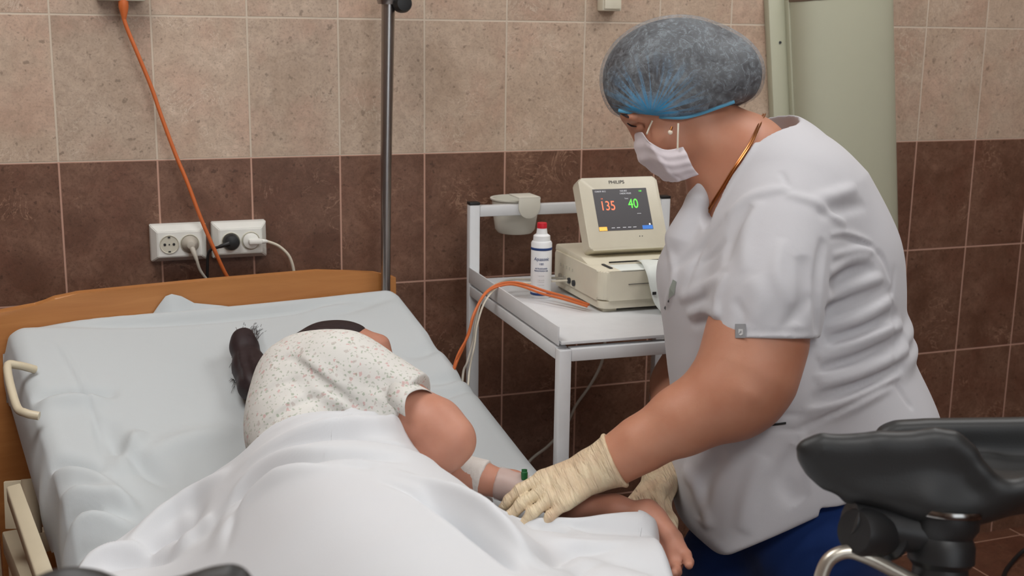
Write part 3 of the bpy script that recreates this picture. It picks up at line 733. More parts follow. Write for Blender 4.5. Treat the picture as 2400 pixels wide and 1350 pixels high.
def top_sheet():
    E_, _ = catmull([np.array(p, float) for p in EDGE], [0]*len(EDGE), 9)
    Q = np.array([top.uv(*p, base=True) for p in E_])
    # even spacing along the edge
    L = np.r_[0, np.cumsum(np.linalg.norm(np.diff(Q, axis=0), axis=1))]; n = 260
    s = np.linspace(0, L[-1], n); Q = np.stack([np.interp(s, L, Q[:, 0]), np.interp(s, L, Q[:, 1])], 1)
    for _ in range(3): Q[1:-1] = (Q[:-2]+2*Q[1:-1]+Q[2:])/4
    q1 = Q[-1].copy(); m = 300; t = np.linspace(0, 1, m)
    endu = np.linspace(-.02, .725, n); V = []
    for i in range(n):
        a = Q[i]; bu_ = endu[i]; tt = t**1.15
        vv = a[1]+(1.93-a[1])*tt
        uu = a[0]+(bu_-a[0])*(1-(1-np.clip((vv-a[1])/.35, 0, 1))**2)
        V.append(np.stack([uu, vv, top.z(uu, vv)], 1))
    V = np.array(V)
    for _ in range(3):
        Vn = V.copy(); Vn[1:-1, 1:-1] = .5*V[1:-1, 1:-1]+.125*(V[:-2, 1:-1]+V[2:, 1:-1]+V[1:-1, :-2]+V[1:-1, 2:]); Vn[1:-1, 0] = .5*V[1:-1, 0]+.25*(V[:-2, 0]+V[2:, 0]); V = Vn
    # round hem at the free edge
    V[:, 0, 2] -= .006; V[:, 1, 2] -= .001
    # hanging side on the right
    hang = []
    last = V[-1]
    for k in range(1, 26):
        dz = .22*(k/25)**1.0; q = last.copy(); out = .016*math.sin(min(1, k/5)*PI/2)
        q[:, 0] += out+.010*np.sin(q[:, 1]*30)*(k/25); q[:, 2] -= dz-.008*(1-math.exp(-k)); hang.append(q)
    V = np.concatenate([V, np.array(hang)], 0); n2 = len(V)
    vv = np.array([bed(*p) for p in V.reshape(-1, 3)])
    idx = np.arange(n2*m).reshape(n2, m)
    Fq = np.stack([idx[:-1, :-1], idx[:-1, 1:], idx[1:, 1:], idx[1:, :-1]], -1).reshape(-1, 4)
    o = link_mesh('top_sheet', mesh_from('top_sheet', vv, Fq[:, ::-1]), M['top_sheet'], None)
    md = o.modifiers.new('thickness', 'SOLIDIFY'); md.thickness = .002; md.offset = -1
    tag(o, 'loose white sheet covering the patient from the waist down', 'sheet')
top_sheet()

# ------------------------------------------------------------------ things on the wall
def wall_pt(px, py, y=0.): return on_plane(px, py, 1, y)
def socket(cx, cz, label, filled):
    t = empty('wall_socket', (cx, 0, cz-.04), label, 'socket', 'double sockets above the headboard')
    m = MB(); bmx = bmesh.new()
    w_, h_ = .059, .040
    ring = lambda w, h, y: [bmx.verts.new(Vector((cx+sx*w, y, cz+sz*h))) for sx, sz in ((-1, -1), (1, -1), (1, 1), (-1, 1))]
    L = [ring(w_, h_, 0), ring(w_, h_, -.022), ring(w_-.0015, h_-.0015, -.026), ring(w_-.013, h_-.0125, -.043)]
    for a, b in zip(L, L[1:]):
        for i in range(4): bmx.faces.new((a[i], a[(i+1) % 4], b[(i+1) % 4], b[i]))
    bmx.faces.new(L[-1]); bmx.faces.new(L[0][::-1]); bmesh.ops.bevel(bmx, geom=list(bmx.edges), offset=.0015, segments=2, affect='EDGES'); m.add(bmx)
    m.build('housing', M['white_plastic'], t)
    for i, dx in enumerate((-.0215, .0215)):
        r = MB(); r.lathe([(.0205, 0), (.0205, .0015), (.0195, .0022), (.0185, .0012), (.0180, .0006), (0, .0006)], (cx+dx, -.0432, cz), (0, -1, 0), 32)
        rr = r.build('socket_ring', M['grey_plastic'], t)
        if not filled[i]:
            h = MB()
            for ox, oz in ((-.0095, 0), (.0095, 0)): h.lathe([(0, 0), (.003, 0), (.003, .0012), (0, .0012)], (cx+dx+ox, -.0434, cz+oz), (0, -1, 0), 12)
            h.lathe([(0, 0), (.0016, 0), (.0016, .0012), (0, .0012)], (cx+dx, -.0438, cz), (0, -1, 0), 8)
            for oz in (-.0155, .0155): h.box((cx+dx, -.0445, cz+oz), (.005, .002, .0025))
            h.build('pin_holes', M['black'], t)
    return t
SZ = 1.018
socket(.2345, SZ, 'left double wall socket with one empty outlet', (False, True))
socket(.3655, SZ, 'right double wall socket with both outlets in use', (True, True))
def plug(name, c, mat, body, cordpts, r, label, cr=.0032):
    t = empty(name, c, label, 'plug', None)
    b = MB()
    if body == 'round': b.lathe([(0, 0), (.0178, 0), (.0175, .006), (.013, .014), (.008, .022), (0, .024)], c, (0, -1, 0), 28)
    elif body == 'black': b.lathe([(0, 0), (.0178, 0), (.0175, .012), (.015, .017), (.008, .019), (0, .0195)], c, (0, -1, 0), 28)
    else:
        b.lathe([(0, 0), (.0178, 0), (.0172, .006), (.012, .009), (0, .0095)], c, (0, -1, 0), 28)
        b.box((c[0]+.008, c[1]-.012, c[2]), (.030, .016, .012), bev=.004)
    b.build('plug_body', mat, t)
    k = MB(); k.tube(cordpts[:3], (r*2.1, r*1.7, r*1.2), 12, sub=5); k.build('strain_relief', mat, t)
    co = MB(); co.tube(cordpts[1:], cr, 10, sub=10); co.build('cord', mat if body != 'flat' else M['white_cable'], t)
plug('power_plug', np.array([.256, -.0445, SZ]), M['grey_cable'], 'round', [(.258, -.062, SZ-.006), (.262, -.070, SZ-.018), (.266, -.074, SZ-.032), wall_pt(470, 635, -.07), wall_pt(494, 668, -.06), wall_pt(515, 700, -.05), wall_pt(520, 760, -.03)], .003, 'grey round plug in the left double wall socket')
plug('power_plug', np.array([.344, -.0445, SZ]), M['black'], 'black', [(.338, -.060, SZ-.001), (.328, -.060, SZ-.004), (.316, -.058, SZ-.008), wall_pt(490, 590, -.05), wall_pt(486, 630, -.045), wall_pt(486, 670, -.04), wall_pt(488, 740, -.035)], .003, 'black plug in the right double wall socket')
plug('power_plug', np.array([.387, -.0445, SZ]), M['white_plastic'], 'flat', [(.402, -.057, SZ), (.413, -.055, SZ-.001), (.421, -.052, SZ-.002), wall_pt(655, 578, -.04), wall_pt(680, 605, -.035), wall_pt(691, 652, -.03), wall_pt(692, 720, -.03)], .003, 'flat cream plug in the rightmost outlet, cord curling right')

t = empty('call_cord', wall_pt(290, 30, -.045), 'orange cable hanging from a box high on the wall, slanting down behind the headboard', 'cable')
MB().tube([wall_pt(289, 40, -.040), wall_pt(300, 72, -.040), wall_pt(325, 132, -.042), wall_pt(355, 205, -.042), wall_pt(378, 272, -.045), wall_pt(410, 358, -.05), wall_pt(440, 430, -.058), wall_pt(470, 510, -.064), wall_pt(500, 580, -.064), wall_pt(525, 635, -.055), wall_pt(545, 672, -.045), wall_pt(565, 730, -.035), wall_pt(570, 800, -.03)], .0042, 12, sub=6).build('cord', M['orange'], t)
MB().lathe([(0, 0), (.0045, 0), (.010, .022), (.0105, .036), (.007, .05), (0, .05)], wall_pt(291, 44, -.04), (0, 0, 1), 20).build('connector', M['orange'], t)
t = empty('wall_outlet_box', wall_pt(286, 3, 0), 'box high on the tiled wall with the orange cable plugged in beneath it', 'box')
c = wall_pt(284, 2, -.04)
MB().box((c[0], -.025, c[2]+.035), (.095, .05, .07), bev=.004).build('housing', M['grey_plastic'], t)
t = empty('junction_box', wall_pt(1433, 22, 0), 'small cream box high on the light tiles above the blue cap', 'box')
MB().box((1.254, -.0175, 1.5665), (.050, .035, .08), bev=.004).build('housing', M['cream_plastic'], t)
MB().box((1.254, -.037, 1.5665), (.042, .004, .070), bev=.0015).build('cover', M['cream_plastic'], t)

# germicidal wall unit, tilted
ta = math.radians(7.1); AX = np.array([math.cos(ta), 0, -math.sin(ta)]); AZ = np.array([math.sin(ta), 0, math.cos(ta)]); AY = np.array([0, 1., 0])
AX = np.array([math.cos(ta), 0, math.sin(ta)]); AZ = np.array([-math.sin(ta), 0, math.cos(ta)])
top_l = np.array([1.691, 0, 1.556])
def dv(x, y, z): return top_l+x*AX+y*AY+z*AZ
t = empty('wall_lamp_unit', dv(.17, 0, -.8), 'tall pale green curved lamp unit leaning on the tiled wall behind the woman in white', 'lamp')
MB().box(dv(.024, -.012, -.42), (.050, .024, .86), (AX, AY, AZ), .003).build('mounting_flange', M['sage'], t)
prof = [dv(.046, -.005, 0)]
for i in range(19):
    a = PI*i/18; prof.append(dv(.198-.150*math.cos(a), -.012-.105*math.sin(a)**.55, 0))
prof.append(dv(.348, 0, 0)); prof.append(dv(.046, 0, 0))
b = MB(); b.prism([p-AZ*.006 for p in prof], -AZ*.84); b.build('curved_cover', M['sage'], t, split=25)
def grow(p, k): c_ = dv(.198, -.05, 0); q = c_+(p-c_)*k; q[1] = min(q[1], 0); return q
MB().prism([grow(p, 1.02)+AZ*.03 for p in prof], -AZ*.036, bev=.003).build('end_cap', simple('end cap', (120, 100, 84), .6), t, split=25)
MB().box(dv(.048, -.032, -.42), (.006, .018, .84), (AX, AY, AZ), .0015).build('edge_strip', M['sage'], t)
MB().lathe([(0, 0), (.0035, 0), (.0035, .002), (0, .003)], dv(.027, -.024, -.103), (0, -1, 0), 12).build('screw', M['darktext'], t)

# drip stand
t = empty('drip_stand', bed(.785, -.008, .1), 'dark chrome drip stand pole rising behind the bed headboard with a black knob', 'pole')
pb = on_plane(904, 665, 1, -.112); pm = on_plane(905, 380, 1, -.112); pt_ = on_plane(910, 10, 1, -.112); ph = on_plane(911, -160, 1, -.112)
pl = pb+(pb-pm)*2.0; pl = np.array([pb[0]+.004, pb[1]-.0, .30])
MB().tube([pl, pb, pm], (.0105, .0105, .0118), 24, smooth=False).build('lower_tube', M['dsteel'], t)
MB().tube([pm, pt_, ph], (.0122, .0145, .0145), 24, smooth=False).build('upper_tube', M['dsteel'], t)
MB().lathe([(0, -.012), (.022, -.012), (.025, -.004), (.025, .02), (0, .02)], pt_+(0, 0, .012), (0, 0, 1), 28).build('clamp_collar', M['dsteel'], t)
kn = on_plane(942, 8, 1, -.13); MB().lathe([(0, -.02), (.017, -.018), (.020, -.008), (.020, .008), (.016, .018), (0, .02)], kn, RT*.4-EF*.9, 24).build('clamp_knob', M['black'], t)
MB().tube([pt_, kn], .006, smooth=False).build('clamp_screw', M['dsteel'], t)

# ------------------------------------------------------------------ equipment cart
ca = math.radians(-2.3); CX = np.array([math.cos(ca), math.sin(ca), 0]); CY = np.array([-math.sin(ca), math.cos(ca), 0])
CO = np.array([.876, -.132, 0]); CAX = (CX, CY, EZ)
def ct(x, y, z): return CO+x*CX-y*CY+np.array([0, 0, z])      # x right, y towards the room
CW, CD, TZ = .475, .585, .925
t = empty('equipment_cart', ct(CW/2, CD/2, 0), 'white square tube equipment cart beside the bed carrying the monitor', 'cart')
P_ = .024
for (x, y, z1) in ((0, 0, 1.092), (CW, 0, 1.092)):
    MB().box(ct(x, y, z1/2+.03), (P_, P_, z1-.06), CAX, .002).build('rear_post', M['white_metal'], t)
    MB().box(ct(x, y, z1+.003), (P_+.001, P_+.001, .006), CAX, .001).build('post_cap', M['black'], t)
for (x, y) in ((0, CD), (CW, CD)):
    MB().box(ct(x, y, (TZ-.02)/2+.03), (P_, P_, TZ-.08), CAX, .002).build('front_leg', M['white_metal'], t)
for (x, y) in ((0, 0), (CW, 0), (0, CD), (CW, CD)):
    MB().lathe([(0, -.012), (.034, -.012), (.034, .012), (0, .012)], ct(x, y, .034), CX, 20).build('caster', M['black'], t)
MB().box(ct(CW/2, 0, 1.077), (CW-P_, P_, P_), CAX, .002).build('handle_bar', M['white_metal'], t)
f = MB()
for y in (0, CD): f.box(ct(CW/2, y, TZ-.030), (CW-P_, P_, P_), CAX, .002)
for x in (0, CW): f.box(ct(x, CD/2, TZ-.030), (P_, CD-P_, P_), CAX, .002)
f.build('upper_frame', M['white_metal'], t)
tr = MB(); tr.box(ct(CW/2, CD/2+.004, TZ-.008), (CW+.012, CD+.0, .006), CAX, .001)
tr.box(ct(-.011, CD/2+.004, TZ+.006), (.003, CD-.004, .036), CAX, .001); tr.box(ct(CW+.011, CD/2, TZ+.006), (.003, CD-.004, .036), CAX, .001)
tr.build('tray', M['white_metal'], t)
TT = TZ-.005
f = MB()
for x in (0, CW): f.box(ct(x, CD/2, .2), (P_, CD-P_, P_), CAX, .002)
for y in (0, CD): f.box(ct(CW/2, y, .2), (CW-P_, P_, P_), CAX, .002)
f.build('lower_frame', M['white_metal'], t)
sh = MB(); sh.box(ct(CW/2, CD/2, .215), (CW-.01, CD-.01, .004), CAX).build('lower_shelf', M['white_metal'], t)

# cup hung on the handle bar
t = empty('hanging_bin', (1.003, -.063, 1.01), 'off white plastic bin hooked over the back bar of the cart', 'bin')
c = np.array([1.003, -.066, 1.012])
b = MB(); b.lathe([(0, 0), (.040, 0), (.047, .008), (.052, .04), (.0555, .076), (.0595, .079), (.0595, .082), (.054, .082), (.050, .04), (.045, .012), (0, .008)], c, (0, 0, 1), 40); b.build('cup', M['bin'], t)
tb = wall_pt(1240, 490, -.150)
pts = []
for i in range(13):
    a = PI+PI*i/12; pts.append(tb+np.array([.0265*math.cos(a), 0, .004+.026*math.sin(a)]))
pts += [tb+np.array([.0265, 0, .026]), tb+np.array([-.0265, 0, .026])]
h = MB(); h.prism(pts, (0, -.003, 0), bev=.001)
h.box(tb+np.array([0, .03, .0265]), (.053, .066, .003), bev=.001); h.build('hook_tab', M['bin'], t)

# gel bottle
bc = np.array([.954, -.353, TT]); t = empty('gel_bottle', bc, 'white gel bottle with a red cap and blue bands standing on the cart', 'bottle')
BR = .0225
MB().lathe([(0, 0), (BR-.002, 0), (BR, .003), (BR, .118), (BR-.002, .122), (BR-.004, .123), (0, .123)], bc, (0, 0, 1), 40).build('bottle_body', M['white'], t)
MB().lathe([(0, 0), (.0185, 0), (.0178, .012), (.012, .016), (.010, .030), (0, .030)], bc+(0, 0, .122), (0, 0, 1), 32).build('nozzle_collar', M['white'], t)
MB().lathe([(0, 0), (.0105, 0), (.0105, .010), (.0098, .0115), (0, .0115)], bc+(0, 0, .150), (0, 0, 1), 32).build('cap', M['red'], t)
for z0, z1 in ((.104, .1095), (.0065, .012)):
    MB().lathe([(BR+.0001, z0), (BR+.0004, z0+.0002), (BR+.0004, z1-.0002), (BR+.0001, z1)], bc, (0, 0, 1), 40).build('printed_band', M['blue'], t, split=None)
vd = CAM-bc; vd[2] = 0; vd /= np.linalg.norm(vd); rt_ = np.cross(EZ, vd)*1.0; rt_ = -np.cross(vd, EZ)
def btext(s_, size, z, shear=0, sx=1, mat='blue', rot=0):
    return text('label_text', s_, size, bc+np.array([0, 0, z]), rt_, EZ, M[mat], t, .0002, bend=(bc+np.array([0, 0, 0]), BR+.0003), shear=shear, sx=sx)
btext('Aquasonic', .0105, .086, .35, .78); btext('100', .0062, .0755, 0, 1.1)
btext('ULTRASOUND', .0042, .0655); btext('TRANSMISSION GEL', .0040, .0605, sx=.9)
for z in (.050, .041, .037, .030): btext('- --- -- ----', .0035, z, mat='darktext')

# ------------------------------------------------------------------ fetal monitor
mo = np.array([1.008, -.537, TT]); t = empty('fetal_monitor', mo+np.array([.13, .13, 0]), 'cream fetal monitor with a tilted screen reading 135 and 40 on the cart', 'monitor')
ma = math.radians(-1.5); MX = np.array([math.cos(ma), math.sin(ma), 0]); MY = np.array([-math.sin(ma), math.cos(ma), 0])
def mp_(x, y, z): return mo+x*MX+y*MY+np.array([0, 0, z])
W, Dp = .262, .27
def rounded(x0, x1, y0, y1, r, z, n=5):
    out = []
    for cx, cy, a0 in ((x1-r, y1-r, 0), (x0+r, y1-r, 90), (x0+r, y0+r, 180), (x1-r, y0+r, 270)):
        for i in range(n+1): a = math.radians(a0+90*i/n); out.append(mp_(cx+r*math.cos(a), cy+r*math.sin(a), z))
    return out
b = MB(); b.prism(rounded(.004, W-.004, .004, Dp, .018, .008), (0, 0, .016), bev=.002); b.build('base_tray', M['cream_plastic'], t)
b = MB(); b.prism(rounded(0, W, 0, Dp, .022, .025), (0, 0, .062), bev=.007); b.build('case', M['cream_plastic'], t)
# sloped top housing behind the paper deck
b = MB(); b.prism([mp_(.004, .07, .086), mp_(.004, .115, .097), mp_(.004, .26, .100), mp_(.004, .265, .084)], MX*(W-.008), bev=.004); b.build('top_housing', M['cream_plastic'], t)
for x in (.03, W-.05):
    MB().box(mp_(x, .03, .0045), (.03, .03, .009), (MX, MY, EZ), .001).build('foot', M['cream_plastic'], t)
MB().box(mp_(.135, .03, .0855), (.18, .060, .004), (MX, MY, EZ), .001).build('paper_tray', M['paper'], t)
MB().box(mp_(.034, .045, .0885), (.007, .045, .002), (MX, MY, EZ), .0008).build('open_button', M['darktext'], t)
MB().box(mp_(.15, .0715, .0905), (.2, .002, .003), (MX, MY, EZ)).build('paper_slot', M['black'], t)
MB().box(mp_(.088, -.0008, .058), (.05, .0012, .0008), (MX, MY, EZ)).build('panel_seam', M['darktext'], t)
for k in range(5): MB().box(mp_(-.0008, .215-k*.017, .062), (.0015, .004, .007), (MX, MY, EZ)).build('vent_slot', M['grey_plastic'], t)
for k in range(4):
    s1 = MB(); s1.lathe([(0, 0), (.0065, 0), (.0065, .004), (.004, .005), (0, .005)], mp_(-.0, .215-k*.026, .036), -MX, 16); s1.build('connector_socket', M['darktext'] if k > 1 else M['grey_cable'], t)
# screen
BL = np.array([1.029, -.437, 1.031]); TL = np.array([1.026, -.360, 1.173])
SX = MX; SU = (TL-BL)/np.linalg.norm(TL-BL); SU = SU-SX*(SU@SX); SU /= np.linalg.norm(SU); SN = np.cross(SX, SU); SW, SH = .184, .163
SO = BL+SX*SW/2+SU*SH/2
def sp(x, y, z=0): return SO+x*SX+y*SU+z*SN
b = MB()
def sround(hw, hh, r, z, top_in=0, n=5):
    out = []
    for cx, cy, a0 in ((hw-r, hh-r, 0), (-hw+r, hh-r, 90), (-hw+r, -hh+r, 180), (hw-r, -hh+r, 270)):
        for i in range(n+1): a = math.radians(a0+90*i/n); out.append(sp(cx+r*math.cos(a), cy+r*math.sin(a), z))
    return out
b.prism(sround(SW/2, SH/2, .009, -.034), SN*.034, bev=.0035); scr = b.build('screen_housing', M['cream_plastic'], t)
dm, nt, bs = mat_new('lcd'); bs.inputs['Base Color'].default_value = (.02, .02, .022, 1); bs.inputs['Emission Color'].default_value = (*s2l((74, 70, 72)), 1); bs.inputs['Emission Strength'].default_value = .75; bs.inputs['Roughness'].default_value = .3
DW, DH, DY = .126, .094, .008
MB().box(sp(0, DY, .0002), (DW, DH, .0008), (SX, SU, SN)).build('display', dm, scr)
def lit(name, col, s_=1.0):
    m, nt, bs = mat_new(name); bs.inputs['Base Color'].default_value = (*s2l(col), 1); bs.inputs['Emission Color'].default_value = (*s2l(col), 1); bs.inputs['Emission Strength'].default_value = s_; return m
OR, GR, WH, AM, BLU = lit('screen orange', (232, 120, 84)), lit('screen green', (96, 226, 74)), lit('screen white', (186, 186, 190), .8), lit('screen amber', (232, 170, 76)), lit('screen blue', (50, 100, 170))
def stext(s_, size, x, y, mt, sx=1, al='CENTER'): return text('screen_text', s_, size, sp(x, DY+y, .0009), SX, SU, mt, scr, .0001, sx=sx, align=al)
stext('135', .030, -.034, .008, OR, .8); stext('40', .030, .026, .011, GR, .8)
stext('12345678  00:12', .0048, -.059, .0415, WH, .8, 'LEFT'); stext('12.05.2022', .0048, .008, .0415, WH, .8); stext('CARDIO MODE', .0048, .012, .0355, WH, .8)
stext('US', .004, -.045, .025, OR); stext('Toco', .004, .012, .024, WH); stext('---', .01, .036, -.010, WH); stext('100', .005, .047, .040, GR)
for x, mt, w_ in ((-.0535, AM, .018), (.050, BLU, .024)):
    MB().box(sp(x, DY-.0425, .0009), (w_, .0085, .0004), (SX, SU, SN)).build('screen_button', mt, scr)
for x in (-.03, -.018, -.004, .008, .02): MB().box(sp(x, DY-.041, .0009), (.0075, .0012, .0003), (SX, SU, SN)).build('screen_icon', WH, scr)
MB().box(sp(.056, DY-.036, .0012), (.003, .003, .0004), (SX, SU, SN)).build('screen_icon', lit('white dot', (240, 240, 245)), scr)
text('brand_text', 'PHILIPS', .0105, sp(-.004, .070, .0004), SX, SU, M['darktext'], scr, .0002, sx=1.1)
for x in (.028, .034): MB().lathe([(0, 0), (.0011, 0), (.0011, .0006), (0, .0006)], sp(x, -.054, 0), SN, 10).build('indicator_hole', M['black'], scr)
MB().prism([sp(-.075, -.078, -.030), sp(.075, -.078, -.030), mp_(.22, .16, .097), mp_(.04, .16, .097)], (0, .02, -.005), bev=.002).build('screen_hinge', M['cream_plastic'], t)
# paper strip running out over the front edge
pp = [mp_(.112, .068, .0915), mp_(.106, .035, .094), mp_(.098, .004, .092), mp_(.096, -.016, .078), mp_(.100, -.026, .05), mp_(.108, -.032, .022), mp_(.118, -.045, .0045)]
C_, _ = catmull(pp, [0]*len(pp), 8); V = []
for i, p in enumerate(C_):
    for k in range(9): V.append(p+MX*(.108*k/8)+np.array([0, 0, .0012*math.sin(k*1.1+i*.3)]))
Fq = [(i*9+k, i*9+k+1, i*9+10+k, i*9+9+k) for i in range(len(C_)-1) for k in range(8)]
o = link_mesh('chart_paper', mesh_from('chart_paper', np.array(V), Fq), M['paper'], t); md = o.modifiers.new('t', 'SOLIDIFY'); md.thickness = .0006
MB().box(mp_(.107, -.0305, .043), (.008, .002, .006), (MX, MY, EZ)).build('paper_mark', M['black'], t)

# cables on the cart
def cable(name, pts, r, mat, label, cat='cable', sub=8):
    o = MB().tube(pts, r, 10, sub=sub).build(name, mat, None); tag(o, label, cat); return o
lip = TZ+.028
cable('transducer_cable', [at(1380, 714, 2.50), at(1330, 697, 2.54), at(1280, 683, 2.575), at(1235, 668, 2.59), at(1200, 662, 2.60), at(1165, 668, 2.60), at(1135, 690, 2.57), at(1112, 735, 2.545), at(1100, 775, 2.54), at(1085, 815, 2.54), at(1068, 855, 2.53), at(1058, 900, 2.53), at(1052, 1000, 2.5)], .0030, M['orange'],
      'orange cable looping over the left lip of the cart and down beside the bed')
cable('transducer_cable', [at(1376, 718, 2.49), at(1320, 701, 2.53), at(1270, 688, 2.565), at(1222, 671, 2.585), at(1188, 667, 2.59), at(1150, 679, 2.58), at(1128, 702, 2.56), at(1108, 742, 2.54), at(1098, 785, 2.535), at(1074, 830, 2.53), at(1062, 870, 2.53), at(1040, 980, 2.5)], .0026, M['orange'],
      'second orange cable lying just inside the looping orange one on the cart')
cable('sensor_cable', [mp_(-.004, .19, .036), mp_(-.03, .20, .036), at(1250, 655, 2.66), at(1200, 655, 2.66), at(1160, 668, 2.61), at(1130, 700, 2.57), at(1113, 760, 2.55), at(1108, 800, 2.55), at(1095, 850, 2.54), at(1085, 880, 2.54), at(1078, 1000, 2.5)], .0026, M['grey_cable'],
      'pale grey cable running left from the monitor side and down past the cart post')
cable('sensor_cable', [mp_(-.004, .165, .036), mp_(-.03, .175, .034), at(1250, 663, 2.62), at(1220, 664, 2.62), at(1170, 672, 2.60), at(1137, 706, 2.57), at(1118, 762, 2.555), at(1112, 810, 2.55), at(1100, 870, 2.545), at(1092, 990, 2.5)], .0022, M['white_cable'],
      'thin whitish cable beside the pale grey one at the cart corner')
cable('cart_cord', [wall_pt(1418, 800, -.03), wall_pt(1410, 850, -.02), wall_pt(1385, 900, -.015), wall_pt(1350, 950, -.012), wall_pt(1325, 1000, -.012), wall_pt(1285, 1045, -.012), wall_pt(1240, 1082, -.012), wall_pt(1180, 1160, -.012)], .0035, M['grey_cable'],
      'dull cord hanging against the dark wall tiles under the cart')
# floor cable at the far right
cable('floor_cable', [on_plane(2440, 1268, 2, .05), on_plane(2400, 1290, 2, .02), on_plane(2372, 1318, 2, .006), on_plane(2352, 1352, 2, .006), on_plane(2345, 1420, 2, .006)], .006, M['black'], 'black cable curving over the floor tiles at the bottom right')

# ------------------------------------------------------------------ padded leg supports clamped beside the bed
t = empty('leg_support', at(2210, 1330, 1.5), 'black moulded leg support on a ball joint in the right foreground', 'leg support', None)
s = SDF(.03)
s.plate([(1866, 1075), (1870, 1050), (1885, 1032), (1915, 1026), (2010, 1020), (2190, 1013), (2232, 1018), (2262, 1036), (2288, 1074), (2318, 1120), (2350, 1146), (2390, 1146), (2440, 1110), (2500, 1080), (2500, 1165), (2400, 1172), (2300, 1182), (2200, 1190), (2100, 1186), (1985, 1166), (1925, 1148), (1888, 1112)], 1.5, .018, .014, k=.01)
s.chain([(at(1884, 1048, 1.49), .009), (at(1925, 1036, 1.488), .009), (at(2060, 1030, 1.488), .009), (at(2190, 1024, 1.488), .010), (at(2235, 1032, 1.487), .010), (at(2268, 1062, 1.487), .010), (at(2300, 1108, 1.487), .010), (at(2345, 1144, 1.488), .010), (at(2392, 1144, 1.488), .010), (at(2470, 1092, 1.488), .010)], k=.012)
s.chain([(at(2000, 1140, 1.54), .022), (at(2140, 1145, 1.54), .030), (at(2290, 1155, 1.54), .024), (at(2480, 1150, 1.55), .020)], sy=1.6, k=.03)
s.chain([(at(2060, 1140, 1.60), .020), (at(2240, 1150, 1.60), .022), (at(2480, 1145, 1.6), .022)], sy=2, k=.03)
s.plate([(2046, 1020), (2062, 996), (2095, 982), (2160, 978), (2500, 972), (2500, 1130), (2100, 1120), (2060, 1070)], 1.68, .016, .013, k=.02)
s.chain([(at(2130, 1125, 1.655), .024), (at(2300, 1135, 1.655), .024), (at(2480, 1130, 1.655), .022)], sy=1.3, k=.03)
s.cap(at(2215, 1172, 1.53), .038, at(2215, 1182, 1.53), .038, sz=.6)
s.build('moulded_pad', M['black_pad'], t, h=.0045, relax=6)
j = at(2212, 1196, 1.515); ja = np.array(UP)*1.0+.06*RT; ja /= np.linalg.norm(ja)
MB().lathe([(0, -.004), (.0455, -.004), (.0465, 0), (.0455, .004), (0, .004)], j, ja, 48).build('chrome_ring', M['steel'], t)
MB().lathe([(0, 0), (.043, 0), (.043, -.018), (.036, -.030), (.040, -.040), (.040, -.060), (.033, -.068), (.034, -.085), (.027, -.092), (0, -.092)], j-ja*.002, ja, 40).build('ball_joint_housing', M['black'], t)
j2 = j-ja*.088
MB().lathe([(0, 0), (.026, 0), (.031, -.008), (.031, -.014), (.022, -.024), (.018, -.05), (0, -.05)], j2, ja, 40).build('chrome_cup', M['steel'], t)
bq = bed(.885, 1.56, .47)
MB().tube([j2-ja*.04, at(2235, 1420, 1.5), bq+(0, 0, .12), bq], .013, 16, sub=6).build('support_rod', M['satin'], t)
MB().box(bed(.82, 1.56, .47), (.15, .03, .04), BAX, .003).build('rail_clamp', M['steel'], t)
cl = at(2040, 1248, 1.5); cla = RT*.75-UP*.25+EF*.5; cla /= np.linalg.norm(cla)
MB().lathe([(0, -.03), (.026, -.03), (.030, -.02), (.030, .012), (.027, .024), (.033, .028), (.033, .034), (0, .034)], cl, cla, 32).build('clamp_knob', M['black'], t)
MB().tube([at(1990, 1215, 1.5), at(2080, 1235, 1.51), at(2160, 1250, 1.515)], (.022, .026, .026), 16, sub=4).build('clamp_arm', M['black'], t)
MB().tube([at(1918, 1400, 1.49), at(1925, 1350, 1.49), at(1945, 1310, 1.49), at(1985, 1293, 1.49), at(2030, 1305, 1.49), at(2090, 1335, 1.495), at(2160, 1372, 1.5), at(2225, 1405, 1.5)], .0085, 16, sub=6).build('curved_handle', M['satin'], t)

t = empty('leg_support', at(320, 1480, 1.0), 'blurred dark leg support with two raised rims at the bottom left corner', 'leg support', None)
s = SDF(.018)
for i in range(5):
    o_ = -EF*.036*i+EZ*(.0 if i in (1, 2, 3) else -.002)
    P = lambda x, y, D=1.0: at(x, y, D)+o_
    s.chain([(P(70, 1450), .010), (P(92, 1384), .010), (P(150, 1364), .010), (P(205, 1366), .010), (P(255, 1388), .011), (P(300, 1450), .013), (P(345, 1452), .013), (P(395, 1394), .011), (P(480, 1368), .010), (P(545, 1354), .010), (P(572, 1400), .010), (P(578, 1450), .012)])
    s.chain([(P(70, 1450), .014), (P(190, 1500), .020), (P(320, 1520), .020), (P(460, 1500), .020), (P(578, 1450), .014)])
    s.cap(P(150, 1425), .022, P(215, 1440), .022); s.cap(P(455, 1432), .022, P(515, 1420), .024)
s.build('moulded_pad', M['black_pad'], t, h=.005, relax=5)
a = at(320, 1560, 1.0); bq = bed(-.11, 1.5, .47)
MB().tube([a, a-(0, 0, .15), bq+(0, 0, .12), bq], .013, 16, sub=6).build('support_rod', M['satin'], t)
MB().box(bed(-.07, 1.5, .47), (.12, .03, .04), BAX, .003).build('rail_clamp', M['steel'], t)

